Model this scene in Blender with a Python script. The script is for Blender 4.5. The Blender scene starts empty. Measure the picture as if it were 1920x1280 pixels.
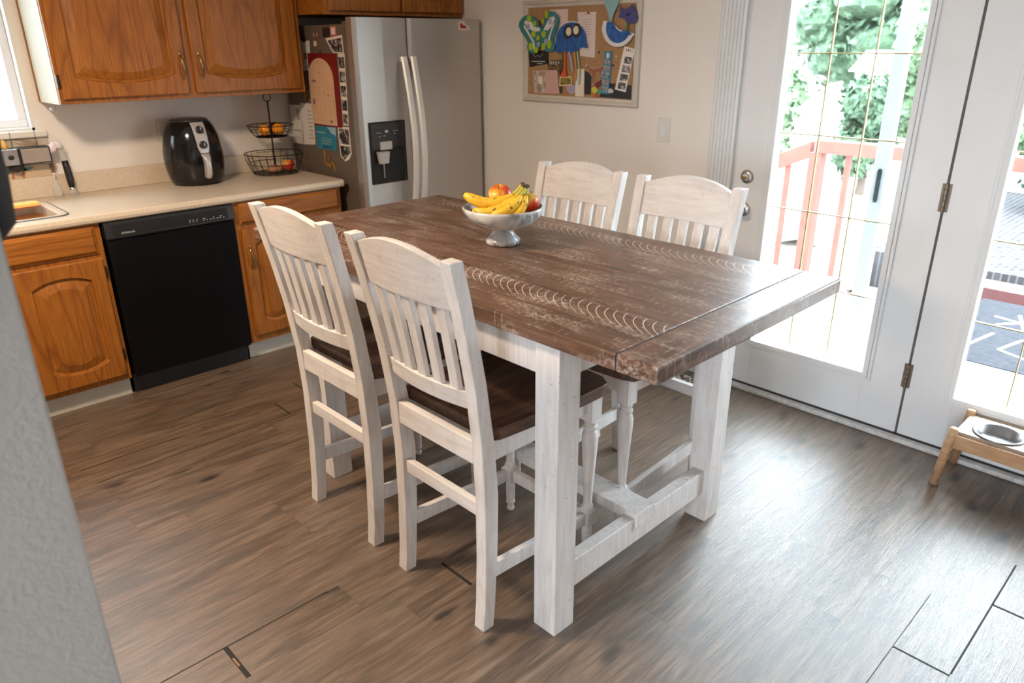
import bpy, bmesh, math, random
from mathutils import Vector, Matrix
random.seed(7)
PI = math.pi
S = bpy.context.scene
COL = S.collection

# ------------------------------------------------------------------ camera
cam_d = bpy.data.cameras.new('camera')
cam = bpy.data.objects.new('camera', cam_d); COL.objects.link(cam)
yaw, pitch, roll, fpx = 0.7688, 0.3837, -0.0067, 1386.3
cyw, syw, cp, sp = math.cos(yaw), math.sin(yaw), math.cos(pitch), math.sin(pitch)
fwd = Vector((syw*cp, cyw*cp, -sp)); rt = Vector((cyw, -syw, 0)); up = rt.cross(fwd)
r2 = math.cos(roll)*rt + math.sin(roll)*up; u2 = -math.sin(roll)*rt + math.cos(roll)*up
M = Matrix((r2, u2, -fwd)).transposed().to_4x4(); M.translation = (-3.1876, -4.3032, 1.6195)
cam.matrix_world = M
cam_d.sensor_width = 36; cam_d.lens = fpx/1920*36
cam_d.clip_start = 0.05; cam_d.clip_end = 200
cam_d.dof.use_dof = True; cam_d.dof.focus_distance = 2.6; cam_d.dof.aperture_fstop = 3.2
S.camera = cam

# ------------------------------------------------------------------ world, colour, lights
S.view_settings.view_transform = 'Standard'; S.view_settings.look = 'None'
S.view_settings.exposure = 0.2; S.view_settings.gamma = 1.0; S.view_settings.use_curve_mapping = False
S.cycles.max_bounces = 8; S.cycles.diffuse_bounces = 5; S.cycles.glossy_bounces = 4
S.cycles.transparent_max_bounces = 12; S.cycles.sample_clamp_indirect = 8
S.cycles.use_denoising = True
W = bpy.data.worlds.new('overcast_sky'); S.world = W; W.use_nodes = True
bg = W.node_tree.nodes['Background']
bg.inputs['Color'].default_value = (0.80, 0.90, 1.0, 1); bg.inputs['Strength'].default_value = 23.0

def area(name, loc, rot, sx, sy, power, col, portal=False):
    d = bpy.data.lights.new(name, 'AREA'); d.shape = 'RECTANGLE'; d.size = sx; d.size_y = sy
    d.energy = power; d.color = col
    if portal: d.cycles.is_portal = True
    o = bpy.data.objects.new(name, d); COL.objects.link(o); o.location = loc; o.rotation_euler = rot
    return o
area('sky_portal', (0.09, -2.97, 1.07), (0, PI/2, 0), 1.75, 0.62, 1, (1, 1, 1), True)
area('sky_portal', (0.09, -3.88, 1.07), (0, PI/2, 0), 1.75, 0.62, 1, (1, 1, 1), True)
area('sky_portal', (-2.83, 0.13, 1.67), (-PI/2, 0, 0), 1.1, 0.85, 1, (1, 1, 1), True)
area('sky_portal', (-6.63, -4.4, 1.35), (0, -PI/2, 0), 1.3, 2.0, 1, (1, 1, 1), True)

# ------------------------------------------------------------------ helpers
def finish(name, bm, m, parent=None, bevel=0, smooth=False, loc=None, rot=None):
    me = bpy.data.meshes.new(name)
    bmesh.ops.recalc_face_normals(bm, faces=bm.faces[:])
    bm.to_mesh(me); bm.free()
    o = bpy.data.objects.new(name, me); COL.objects.link(o)
    if m is not None: me.materials.append(m)
    if parent is not None: o.parent = parent
    if smooth:
        for p in me.polygons: p.use_smooth = True
    if bevel:
        b = o.modifiers.new('bevel', 'BEVEL'); b.width = bevel; b.segments = 2; b.limit_method = 'ANGLE'; b.angle_limit = 0.7
    if loc is not None: o.location = loc
    if rot is not None: o.rotation_euler = rot
    return o
def thing(name, label, cat, loc=(0, 0, 0), rz=0, group=None):
    o = bpy.data.objects.new(name, None); COL.objects.link(o); o.empty_display_size = .1
    o.location = loc; o.rotation_euler = (0, 0, rz)
    return tag(o, label, cat, group)
def tag(o, label, cat, group=None):
    o['label'] = label; o['category'] = cat
    if group: o['group'] = group
    return o
def struct(o):
    o['kind'] = 'structure'; return o
def B(bm, x0, x1, y0, y1, z0, z1):
    v = [bm.verts.new(p) for p in ((x0,y0,z0),(x1,y0,z0),(x1,y1,z0),(x0,y1,z0),(x0,y0,z1),(x1,y0,z1),(x1,y1,z1),(x0,y1,z1))]
    for f in ((3,2,1,0),(4,5,6,7),(0,1,5,4),(1,2,6,5),(2,3,7,6),(3,0,4,7)): bm.faces.new([v[i] for i in f])
def box(name, x0, x1, y0, y1, z0, z1, m, parent=None, bevel=0):
    bm = bmesh.new(); B(bm, x0, x1, y0, y1, z0, z1); return finish(name, bm, m, parent, bevel)
def loft(bm, rings, cap=True, closed=True):
    R = [[bm.verts.new(p) for p in r] for r in rings]
    n = len(R[0])
    for a, b in zip(R, R[1:]):
        for i in range(n if closed else n-1):
            j = (i+1) % n; bm.faces.new((a[i], a[j], b[j], b[i]))
    if cap: bm.faces.new(R[0][::-1]); bm.faces.new(R[-1])
    return R
def boxloft(bm, secs):   # (x0,x1,y0,y1,z)
    loft(bm, [[(a,c,z),(b,c,z),(b,d,z),(a,d,z)] for a,b,c,d,z in secs])
def lathe(bm, prof, cx=0, cy=0, n=24, cap=True):
    loft(bm, [[(cx+r*math.cos(2*PI*i/n), cy+r*math.sin(2*PI*i/n), z) for i in range(n)] for r, z in prof], cap)
def tube(bm, pts, rad, n=8, cap=True):
    pts = [Vector(p) for p in pts]; rings = []
    ref = Vector((0.13, 0.27, 0.95))
    for i, p in enumerate(pts):
        t = (pts[min(i+1, len(pts)-1)] - pts[max(i-1, 0)]).normalized()
        a = t.cross(ref)
        if a.length < .1: a = t.cross(Vector((1, 0, 0)))
        a.normalize(); b = t.cross(a)
        r = rad[i] if isinstance(rad, (list, tuple)) else rad
        rings.append([p + r*(a*math.cos(2*PI*k/n) + b*math.sin(2*PI*k/n)) for k in range(n)])
    loft(bm, rings, cap)
def ringtube(bm, c, R, r, axis='z', n=32, k=6):
    rings = []
    for i in range(n):
        t = 2*PI*i/n
        if axis == 'z': e = Vector((math.cos(t), math.sin(t), 0)); w = Vector((0,0,1))
        else: e = Vector((math.cos(t), 0, math.sin(t))); w = Vector((0,1,0))
        rings.append([Vector(c)+e*(R+r*math.cos(2*PI*j/k))+w*(r*math.sin(2*PI*j/k)) for j in range(k)])
    rings.append(rings[0]); loft(bm, rings, cap=False); bmesh.ops.remove_doubles(bm, verts=bm.verts[:], dist=1e-6)
def prism_yz(name, pts, x0, x1, m, parent=None, bevel=0):
    bm = bmesh.new(); loft(bm, [[(x0, y, z) for y, z in pts], [(x1, y, z) for y, z in pts]])
    return finish(name, bm, m, parent, bevel)
def prism_xz(name, pts, y0, y1, m, parent=None, bevel=0):
    bm = bmesh.new(); loft(bm, [[(x, y0, z) for x, z in pts], [(x, y1, z) for x, z in pts]])
    return finish(name, bm, m, parent, bevel)
def oval(cy, cz, ry, rz, n=20, rot=0):
    return [(cy+ry*math.cos(t)*math.cos(rot)-rz*math.sin(t)*math.sin(rot), cz+ry*math.cos(t)*math.sin(rot)+rz*math.sin(t)*math.cos(rot)) for t in [2*PI*i/n for i in range(n)]]
def sphere(bm, c, r, sx=1, sy=1, sz=1, n=20, m_=12):
    prof = []
    rings = [[(c[0]+sx*r*math.sin(PI*j/m_)*math.cos(2*PI*i/n), c[1]+sy*r*math.sin(PI*j/m_)*math.sin(2*PI*i/n), c[2]+sz*r*math.cos(PI*j/m_)) for i in range(n)] for j in range(1, m_)]
    loft(bm, rings)

# ------------------------------------------------------------------ materials
class N:
    def __init__(s, name):
        s.m = bpy.data.materials.new(name); s.m.use_nodes = True; s.t = s.m.node_tree
        s.b = s.t.nodes['Principled BSDF']; s.c = s.t.nodes.new('ShaderNodeTexCoord').outputs['Object']
    def n(s, kind, **kw):
        nd = s.t.nodes.new('ShaderNode'+kind)
        for k, v in kw.items():
            if k.startswith('i_'):
                key = k[2:]; key = int(key) if key.isdigit() else key.replace('_', ' ')
                s.put(nd.inputs[key], v)
            else: setattr(nd, k, v)
        return nd
    def put(s, inp, v):
        if isinstance(v, bpy.types.NodeSocket): s.t.links.new(v, inp)
        else: inp.default_value = v
    def math(s, op, a, b=0.0, c=None):
        nd = s.n('Math', operation=op, i_0=a, i_1=b)
        if c is not None: s.put(nd.inputs[2], c)
        return nd.outputs[0]
    def mapv(s, sc=(1,1,1), loc=(0,0,0), rot=(0,0,0), v=None):
        return s.n('Mapping', i_Vector=v or s.c, i_Scale=sc, i_Location=loc, i_Rotation=rot).outputs[0]
    def noise(s, v, scale=5, detail=4, rough=.5, dist=0, out='Fac'):
        return s.n('TexNoise', i_Vector=v, i_Scale=scale, i_Detail=detail, i_Roughness=rough, i_Distortion=dist).outputs[out]
    def ramp(s, f, stops, interp='LINEAR'):
        nd = s.n('ValToRGB', i_0=f); cr = nd.color_ramp; cr.interpolation = interp
        while len(cr.elements) < len(stops): cr.elements.new(.5)
        for e, (p, c) in zip(cr.elements, stops):
            e.position = p; e.color = (c, c, c, 1) if isinstance(c, (int, float)) else (*c, 1)
        return nd.outputs[0]
    def mix(s, f, a, b, mode='MIX'):
        nd = s.n('Mix', data_type='RGBA', blend_type=mode); s.put(nd.inputs[0], f)
        for i, v in ((6, a), (7, b)):
            s.put(nd.inputs[i], (*v, 1) if isinstance(v, tuple) and len(v) == 3 else v)
        return nd.outputs[2]
    def xyz(s, v=None):
        return s.n('SeparateXYZ', i_0=v or s.c).outputs
    def bump(s, h, strength=.3, dist=.002):
        nd = s.n('Bump', i_Height=h, i_Strength=strength, i_Distance=dist); s.t.links.new(nd.outputs[0], s.b.inputs['Normal'])
    def done(s, col=None, rough=None, metal=None, **kw):
        if col is not None: s.put(s.b.inputs['Base Color'], (*col, 1) if isinstance(col, tuple) and len(col) == 3 else col)
        if rough is not None: s.put(s.b.inputs['Roughness'], rough)
        if metal is not None: s.put(s.b.inputs['Metallic'], metal)
        for k, v in kw.items(): s.put(s.b.inputs[k.replace('_', ' ')], v)
        return s.m
def srgb(r, g, b):
    f = lambda c: ((c/255+.055)/1.055)**2.4 if c/255 > .04045 else c/255/12.92
    return (f(r), f(g), f(b))
def flat(name, col, rough=.5, metal=0, var=.06, scale=6, **kw):
    n = N(name); f = n.noise(n.c, scale, 3)
    k = n.ramp(f, [(.3, tuple(c*(1-var) for c in col)), (.7, tuple(min(1, c*(1+var)) for c in col))])
    return n.done(k, rough, metal, **kw)

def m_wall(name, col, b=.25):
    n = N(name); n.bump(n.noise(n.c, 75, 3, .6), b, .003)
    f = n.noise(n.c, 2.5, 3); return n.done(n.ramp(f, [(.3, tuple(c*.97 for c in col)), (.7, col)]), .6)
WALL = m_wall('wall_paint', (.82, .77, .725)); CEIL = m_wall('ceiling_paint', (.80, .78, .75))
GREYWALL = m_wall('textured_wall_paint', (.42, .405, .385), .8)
TRIM = flat('white_trim_paint', (.74, .75, .76), .35, var=.015)
DOORW = flat('white_door_paint', (.77, .77, .775), .4, var=.02)
VINYL = flat('white_vinyl', (.78, .80, .83), .3, var=.02)

def m_floor():
    n = N('vinyl_plank_floor'); x, y, z = n.xyz()
    W_ = .150; L_ = 1.22
    yr = n.math('DIVIDE', n.math('ADD', y, 1.18), W_); row = n.math('FLOOR', yr); fy = n.math('FRACT', yr)
    wn = n.n('TexWhiteNoise', noise_dimensions='1D', i_W=row).outputs['Value']
    xr = n.math('ADD', n.math('DIVIDE', x, L_), n.math('MULTIPLY', wn, 7.31)); colm = n.math('FLOOR', xr); fx = n.math('FRACT', xr)
    pid = n.n('TexWhiteNoise', noise_dimensions='2D', i_Vector=n.n('CombineXYZ', i_0=row, i_1=colm).outputs[0])
    pv = pid.outputs['Value']
    off = n.n('VectorMath', operation='SCALE', i_0=pid.outputs['Color'], i_Scale=17.0).outputs[0]
    co = n.n('VectorMath', operation='ADD', i_0=n.c, i_1=off).outputs[0]
    g1 = n.noise(n.mapv((1.6, 22, 1), v=co), 3, 6, .6, .6)
    g2 = n.noise(n.mapv((3, 120, 1), v=co), 4, 3, .6)
    big = n.noise(n.mapv((1.1, 7, 1), v=co), 2.2, 4, .55, .8)
    c = n.ramp(g1, [(.30, (.042, .024, .014)), (.45, (.122, .074, .045)), (.56, (.19, .122, .080)), (.72, (.27, .19, .135))])
    c = n.mix(n.ramp(big, [(.36, .85), (.52, 0.0)]), c, (.048, .030, .019), 'MIX')
    c = n.mix(.34, c, n.ramp(g2, [(.3, (.05, .034, .022)), (.7, (.21, .165, .125))]))
    kn = n.n('TexVoronoi', voronoi_dimensions='2D', i_Vector=n.mapv((1.0, 2.6, 1), v=co), i_Scale=1.9, feature='F1').outputs['Distance']
    kn = n.math('ADD', kn, n.math('MULTIPLY', n.math('SUBTRACT', n.noise(co, 30, 3), .5), .09))
    kg = n.math('GREATER_THAN', n.noise(n.c, 1.7, 1), .53)
    c = n.mix(n.math('MULTIPLY', kg, n.ramp(kn, [(.02, .95), (.12, 0.0)])), c, (.018, .012, .009))
    c = n.mix(n.math('MULTIPLY', n.math('SUBTRACT', pv, .35), .16), c, (.30, .24, .19))
    e1 = n.math('LESS_THAN', n.math('MULTIPLY', n.math('MINIMUM', fy, n.math('SUBTRACT', 1.0, fy)), W_), .0009)
    e2 = n.math('LESS_THAN', n.math('MULTIPLY', n.math('MINIMUM', fx, n.math('SUBTRACT', 1.0, fx)), L_), .0010)
    e = n.math('MAXIMUM', e1, e2)
    c = n.mix(n.math('MULTIPLY', e, .40), c, (.04, .03, .022))
    h = n.math('ADD', n.math('MULTIPLY', g2, .8), n.math('MULTIPLY', e, -1.2)); n.bump(h, .6, .002)
    return n.done(c, n.math('ADD', n.math('MULTIPLY', g2, .24), .225), Specular_IOR_Level=1.0)
FLOOR = m_floor()

def m_oak(name, axis):
    n = N(name); sc = [14, 14, 14]; sc['xyz'.index(axis)] = 1.1
    oi = n.n('ObjectInfo').outputs['Random']
    v = n.n('VectorMath', operation='ADD', i_0=n.c, i_1=n.n('CombineXYZ', i_0=n.math('MULTIPLY', oi, 9.0), i_1=n.math('MULTIPLY', oi, 4.0), i_2=n.math('MULTIPLY', oi, 6.0)).outputs[0]).outputs[0]
    s2 = [6.0, 6.0, 6.0]; s2['xyz'.index(axis)] = .55
    w = n.noise(n.mapv(tuple(s2), v=v), 1.0, 1.5, .35, .1)
    bands = n.math('FRACT', n.math('MULTIPLY', w, 15.0))
    fine = n.noise(n.mapv(tuple(k*(3 if k > 5 else 2) for k in sc), v=v), 4, 5, .65)
    c = n.ramp(fine, [(.3, (.25, .080, .010)), (.55, (.37, .128, .017)), (.75, (.45, .17, .026))])
    c = n.mix(n.ramp(bands, [(0.0, .62), (.16, .10), (.75, 0.0), (1.0, .5)]), c, (.15, .040, .006))
    n.bump(fine, .15, .001)
    return n.done(c, .40, Specular_IOR_Level=.35)
OAKZ, OAKX = m_oak('honey_oak_upright_grain', 'z'), m_oak('honey_oak_sideways_grain', 'x')

def m_white_wood(name='distressed_white_paint', gs=(30, 30, 3), ds_=(38, 38, 260)):
    n = N(name)
    g = n.noise(n.mapv(gs), 2, 4, .6)
    big = n.noise(n.mapv((7, 7, 3)), 2.0, 3, .5, .5)
    c = n.ramp(g, [(.3, (.60, .55, .525)), (.6, (.715, .675, .655))])
    c = n.mix(n.ramp(big, [(.56, 0.0), (.78, .5)]), c, (.46, .40, .355))
    d = n.noise(n.mapv(ds_), 1.4, 2, .5)
    msk = n.noise(n.c, 5, 2)
    dash = n.math('MULTIPLY', n.math('GREATER_THAN', d, .70), n.math('GREATER_THAN', msk, .50))
    c = n.mix(n.math('MULTIPLY', dash, .7), c, (.20, .165, .14))
    n.bump(n.noise(n.mapv((6, 6, 160)), 1.5, 2), .12, .001)
    return n.done(c, .5)
WHT = m_white_wood(); WHTY = m_white_wood('distressed_white_paint_sideways', (30, 3, 30), (38, 260, 38))

def m_dark_wood(name, table=False):
    n = N(name); x, y, z = n.xyz()
    if table:
        edges = [-9, -1.835, -1.70, -1.605, -1.48, -1.32, -1.19, -1.07]
        idx = 0.0; seam = 1.0
        for e in edges[1:]:
            idx = n.math('ADD', idx, n.math('GREATER_THAN', x, e))
            seam = n.math('MINIMUM', seam, n.math('ABSOLUTE', n.math('SUBTRACT', x, e)))
        # far and near breadboard ends
        end = n.math('MAXIMUM', n.math('LESS_THAN', y, -3.358), n.math('GREATER_THAN', y, -1.70))
        idx = n.math('ADD', idx, n.math('MULTIPLY', end, 11.0))
        rnd = n.n('TexWhiteNoise', noise_dimensions='1D', i_W=idx)
        off = n.n('VectorMath', operation='SCALE', i_0=rnd.outputs['Color'], i_Scale=11.0).outputs[0]
        co = n.n('VectorMath', operation='ADD', i_0=n.c, i_1=off).outputs[0]
        gy = n.noise(n.mapv((26, 2.2, 26), v=co), 2, 5, .6, .5); gx = n.noise(n.mapv((2.2, 26, 26), v=co), 2, 5, .6, .5)
        g = n.n('Mix', data_type='FLOAT', i_0=end, i_2=gy, i_3=gx).outputs[0]
    else:
        g = n.noise(n.mapv((3, 26, 26)), 2, 5, .6, .5); co = n.c
    c = n.ramp(g, [(.30, (.036, .016, .009)), (.48, (.105, .048, .027)), (.68, (.20, .105, .066))])
    if not table: c = n.mix(.45, c, (.045, .022, .015))
    if table:
        pv = rnd.outputs['Value']
        c = n.mix(n.math('MULTIPLY', pv, .35), c, (.19, .105, .068))
        # worn milky patches
        pz = n.noise(n.mapv((9, 2.6, 9), v=co), 1.7, 4, .6); sp = n.noise(n.mapv((150, 60, 60)), 1.0, 3, .7)
        c = n.mix(n.math('MULTIPLY', n.ramp(pz, [(.48, 0.0), (.66, .9)]), n.ramp(sp, [(.45, 0.0), (.62, 1.0)])), c, (.48, .40, .34))
        # saw marks across the planks
        sy = n.math('FRACT', n.math('MULTIPLY', n.math('ADD', y, n.math('MULTIPLY', n.noise(n.mapv((3, 3, 3), v=co), 1.0, 1), .02)), 38.0))
        sm = n.math('MULTIPLY', n.math('LESS_THAN', sy, .055), n.math('GREATER_THAN', n.noise(n.mapv((30, 14, 3), v=co), 1.0, 2), .60))
        sx = n.math('FRACT', n.math('MULTIPLY', x, 34.0))
        sm2 = n.math('MULTIPLY', n.math('LESS_THAN', sx, .05), n.math('GREATER_THAN', n.noise(n.mapv((10, 22, 3), v=co), 1.0, 2), .60))
        c = n.mix(n.math('MULTIPLY', n.math('MAXIMUM', n.math('MULTIPLY', sm, n.math('SUBTRACT', 1.0, end)), n.math('MULTIPLY', n.math('MAXIMUM', sm, sm2), end)), .85), c, (.60, .49, .41))
        # two rows of pale crescent cuts
        for xc, ph in ((-1.758, .1), (-1.138, .6)):
            dx = n.math('DIVIDE', n.math('SUBTRACT', x, xc), .043)
            ins = n.math('LESS_THAN', n.math('ABSOLUTE', dx), 1.0)
            w = n.math('MULTIPLY', n.math('SUBTRACT', n.noise(n.mapv((0.01, 9, .01)), 1.0, 1), .5), .012)
            t = n.math('ADD', n.math('ADD', y, w), n.math('SUBTRACT', n.math('MULTIPLY', n.math('MULTIPLY', dx, dx), .020), n.math('MULTIPLY', dx, .041)))
            fr = n.math('FRACT', n.math('ADD', n.math('DIVIDE', t, .0305), ph))
            ln = n.math('LESS_THAN', fr, .095)
            rg = n.math('LESS_THAN', y, -1.75); a = n.math('MULTIPLY', n.math('MULTIPLY', ins, ln), n.math('MULTIPLY', rg, n.math('SUBTRACT', 1.0, end)))
            fade = n.ramp(n.noise(n.mapv((6, 5, 1)), 1.0, 2), [(.30, .40), (.55, 1.0)])
            c = n.mix(n.math('MULTIPLY', n.math('MULTIPLY', a, fade), .95), c, (.74, .66, .58))
        top = n.math('GREATER_THAN', z, .93)
        sm_ = n.math('MULTIPLY', n.math('MAXIMUM', n.math('MULTIPLY', n.math('LESS_THAN', seam, .0016), n.math('SUBTRACT', 1.0, end)), n.math('LESS_THAN', n.math('ABSOLUTE', n.math('ADD', y, 3.358)), .0016)), top)
        c = n.mix(n.math('MULTIPLY', sm_, .85), c, (.012, .008, .006))
        n.bump(n.math('ADD', n.math('MULTIPLY', g, .7), n.math('MULTIPLY', sm_, -2.0)), .35, .002)
        return n.done(c, n.math('ADD', n.math('MULTIPLY', g, .25), .22), Specular_IOR_Level=.8)
    n.bump(g, .2, .001)
    return n.done(c, .36)
TBL = m_dark_wood('dark_brown_worn_table_wood', True); SEATM = m_dark_wood('dark_brown_seat_wood')

def m_marble():
    n = N('white_marble'); w = n.noise(n.c, 9, 6, .6, 1.6)
    v = n.math('ABSOLUTE', n.math('SUBTRACT', w, .5)); p = n.noise(n.c, 7, 2)
    f = n.math('MULTIPLY', n.ramp(v, [(0.0, 1.0), (.16, 0.0)]), n.ramp(p, [(.34, 0.0), (.50, 1.0)]))
    c = n.mix(n.math('MULTIPLY', f, .95), (.74, .725, .71), (.10, .11, .14)); return n.done(c, .25)
def m_steel():
    n = N('brushed_stainless_steel'); g = n.noise(n.mapv((1.5, 1.5, 220)), 2, 3)
    return n.done(n.ramp(g, [(.3, (.50, .48, .465)), (.7, (.53, .51, .495))]), .38, .85)
MARBLE, STEEL = m_marble(), m_steel()
def m_laminate():
    n = N('cream_laminate_countertop'); g = n.noise(n.c, 160, 3, .6)
    return n.done(n.ramp(g, [(.35, (.60, .49, .37)), (.6, (.70, .60, .48))]), .32)
LAM = m_laminate()
BLK = flat('gloss_black', (.008, .008, .009), .12, var=.1); BLKM = flat('black_plastic', (.014, .014, .016), .4)
BLKD = flat('black_dishwasher_enamel', (.004, .004, .005), .16, var=.1, Specular_IOR_Level=.22)
CHROME = flat('chrome', (.75, .75, .76), .16, 1.0, var=.02); SILV = flat('silver_plastic', (.52, .50, .49), .35, .3, var=.03)
NICK = flat('brushed_nickel', (.55, .53, .50), .3, 1.0); BRASS = flat('antique_brass', (.42, .28, .11), .3, 1.0)
DKMET = flat('dark_hinge_metal', (.05, .04, .035), .4, .8); HINGE = flat('bronze_hinge_metal', (.22, .17, .13), .4, .7)
FRSIDE = flat('taupe_fridge_side_enamel', (.135, .105, .082), .45, var=.04)
CREAM = flat('cream_paint', (.46, .40, .29), .45, var=.03); KICK = flat('pale_toe_kick_board', (.60, .57, .50), .5)
PAPER = flat('white_paper', (.70, .66, .62), .7, var=.03); WPL = flat('white_plastic', (.72, .70, .67), .35, var=.02)
WIRE = flat('black_wire', (.012, .011, .011), .45, .5)
def C3(name, r, g, b, rough=.6, **k): return flat(name, srgb(r, g, b), rough, **k)
def m_glass():
    n = N('clear_window_glass'); t = n.n('BsdfTransparent', i_Color=(.96, .985, .98, 1)); g = n.n('BsdfGlossy', i_Roughness=.02)
    fr = n.n('Fresnel', i_IOR=1.45).outputs[0]
    mx = n.n('MixShader', i_0=n.math('MULTIPLY', fr, .6), i_1=t.outputs[0], i_2=g.outputs[0])
    n.t.links.new(mx.outputs[0], n.t.nodes['Material Output'].inputs['Surface']); return n.m
GLASS = m_glass()
def m_plast(name, col, a):
    n = N(name); return n.done(col, .12, Alpha=a)
CLEARP = m_plast('clear_plastic', (.75, .74, .72), .32)

# ------------------------------------------------------------------ the room
YW = .03
struct(box('floor', -6.5, 0.0, -7.5, YW, -.1, 0, FLOOR))
struct(box('ceiling', -6.6, .14, -7.6, .15, 2.45, 2.55, CEIL))
bm = bmesh.new()   # kitchen wall with its window opening
B(bm, -6.5, -3.42, YW, YW+.12, 0, 2.45); B(bm, -2.249, .12, YW, YW+.12, 0, 2.45)
B(bm, -3.42, -2.249, YW, YW+.12, 0, 1.237); B(bm, -3.42, -2.249, YW, YW+.12, 2.1, 2.45)
struct(finish('wall_back', bm, WALL))
bm = bmesh.new()   # wall with the cork board and the glazed doors
B(bm, 0, .12, -2.505, YW, 0, 2.45); B(bm, 0, .12, -7.5, -4.36, 0, 2.45); B(bm, 0, .12, -4.36, -2.505, 2.07, 2.45)
struct(finish('wall_right', bm, WALL))
bm = bmesh.new()   # far end of the living room with an unseen opening added for daylight
B(bm, -6.62, -6.5, -7.5, -5.4, 0, 2.45); B(bm, -6.62, -6.5, -3.4, YW, 0, 2.45)
B(bm, -6.62, -6.5, -5.4, -3.4, 0, .8); B(bm, -6.62, -6.5, -5.4, -3.4, 2.0, 2.45)
struct(finish('wall_far_left', bm, WALL))
struct(box('wall_front', -6.5, 0, -7.62, -7.5, 0, 2.45, WALL))
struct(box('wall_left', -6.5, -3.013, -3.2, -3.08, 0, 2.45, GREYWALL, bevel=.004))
struct(box('baseboard_right', -.014, 0, -2.375, -.02, 0, .09, TRIM, bevel=.003))
# frame of the unseen window, added and sized to fill the room with light
bm = bmesh.new()
for a, b, c, d in ((-5.4, -3.4, .8, .85), (-5.4, -3.4, 1.95, 2.0), (-5.4, -5.35, .75, 1.95), (-3.45, -3.4, .75, 1.95), (-4.42, -4.38, .75, 1.95)):
    B(bm, -6.6, -6.54, a, b, c, d)
struct(finish('fill_window', bm, VINYL))

# kitchen window
w = thing('window_1', None, None); del w['label']; del w['category']; struct(w)
bm = bmesh.new()
X0, X1, Z0, Z1 = -3.42, -2.249, 1.237, 2.1
for a, b, c, d in ((X0, X1, Z0, Z0+.012), (X0, X1, Z1-.012, Z1), (X0, X0+.012, Z0, Z1), (X1-.012, X1, Z0, Z1)):
    B(bm, a, b, YW-.003, YW+.12, c, d)
finish('window_frame', bm, TRIM, w)
bm = bmesh.new()
for a, b, c, d in ((X0+.012, X1-.012, Z0+.012, Z0+.05), (X0+.012, X1-.012, Z1-.05, Z1-.012), (X0+.012, X0+.05, Z0+.05, Z1-.05), (X1-.05, X1-.012, Z0+.05, Z1-.05), (-2.86, -2.82, Z0+.05, Z1-.05)):
    B(bm, a, b, YW+.06, YW+.095, c, d)
finish('sash', bm, VINYL, w, .003)
bm = bmesh.new(); B(bm, X0+.05, X1-.05, YW+.078, YW+.082, Z0+.05, Z1-.05); finish('pane', bm, GLASS, w)
# tiled sill below the window
s = struct(box('trim_1', -3.5, -2.207, YW-.03, YW+.01, 1.205, 1.237, flat('white_glazed_tile', (.74, .72, .66), .2, var=.02), bevel=.006))
bm = bmesh.new()
for i in range(9): B(bm, -2.262-.105*i-.0015, -2.262-.105*i+.0015, YW-.0315, YW-.02, 1.150, 1.2385)
struct(finish('trim_2', bm, flat('grey_grout', (.22, .20, .18), .8)))
n = N('printed_backsplash_tile'); f = n.noise(n.c, 14, 3, .5, .8)
TILEM = n.done(n.ramp(f, [(.38, (.62, .56, .46)), (.45, (.58, .50, .40)), (.56, (.56, .47, .37)), (.60, (.36, .27, .19))]), .3)
struct(box('trim_3', -3.5, -2.207, YW-.012, YW, 1.016, 1.205, TILEM))
for i, z_ in enumerate((1.020, 1.050, 1.082, 1.114)):
    pass
bm = bmesh.new()
for z_ in (1.022, 1.052, 1.082): B(bm, -2.224, -2.208, YW-.016, YW-.010, z_, z_+.024)
struct(finish('trim_4', bm, C3('brown_accent_tile', 135, 92, 74, .4)))

# ------------------------------------------------------------------ glazed doors
def glazed_door(num, ya, yb, gl0, gl1, hinge_side):
    d = thing('door_%d' % num, None, None); del d['label']; del d['category']; struct(d)
    gz0, gz1 = .262, 1.90
    bm = bmesh.new(); t0, t1 = .002, .046
    B(bm, t0, t1, gl1, ya, .026, 2.045); B(bm, t0, t1, yb, gl0, .026, 2.045)
    B(bm, t0, t1, gl0, gl1, .026, gz0); B(bm, t0, t1, gl0, gl1, gz1, 2.045)
    finish('door_panel', bm, DOORW, d, .0015)
    bm = bmesh.new()    # moulded rim round the glass, two steps
    for o_, w_, h_ in ((.034, .014, .010), (.020, .022, .016)):
        for a, b, c, e in ((gl0-o_, gl1+o_, gz0-o_, gz0-o_+w_), (gl0-o_, gl1+o_, gz1+o_-w_, gz1+o_), (gl0-o_, gl0-o_+w_, gz0-o_+w_, gz1+o_-w_), (gl1+o_-w_, gl1+o_, gz0-o_+w_, gz1+o_-w_)):
            B(bm, -h_, .004, a, b, c, e)
    finish('glass_frame', bm, TRIM, d, .003)
    bm = bmesh.new(); B(bm, .020, .026, gl0-.002, gl1+.002, gz0-.002, gz1+.002); finish('pane', bm, GLASS, d)
    bm = bmesh.new(); ww = (gl1-gl0)/3
    for k in (1, 2): B(bm, .0175, .0285, gl0+ww*k-.0022, gl0+ww*k+.0022, gz0, gz1)
    for k in range(1, 5): B(bm, .0175, .0285, gl0, gl1, gz0+.3275*k-.0022, gz0+.3275*k+.0022)
    finish('muntin_grid', bm, flat('brass_came', (.46, .36, .17), .35, .6), d)
    return d
d1 = glazed_door(1, -2.515, -3.414, -3.243, -2.70, 0)
d2 = glazed_door(2, -3.424, -4.335, -4.150, -3.607, 1)
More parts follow.
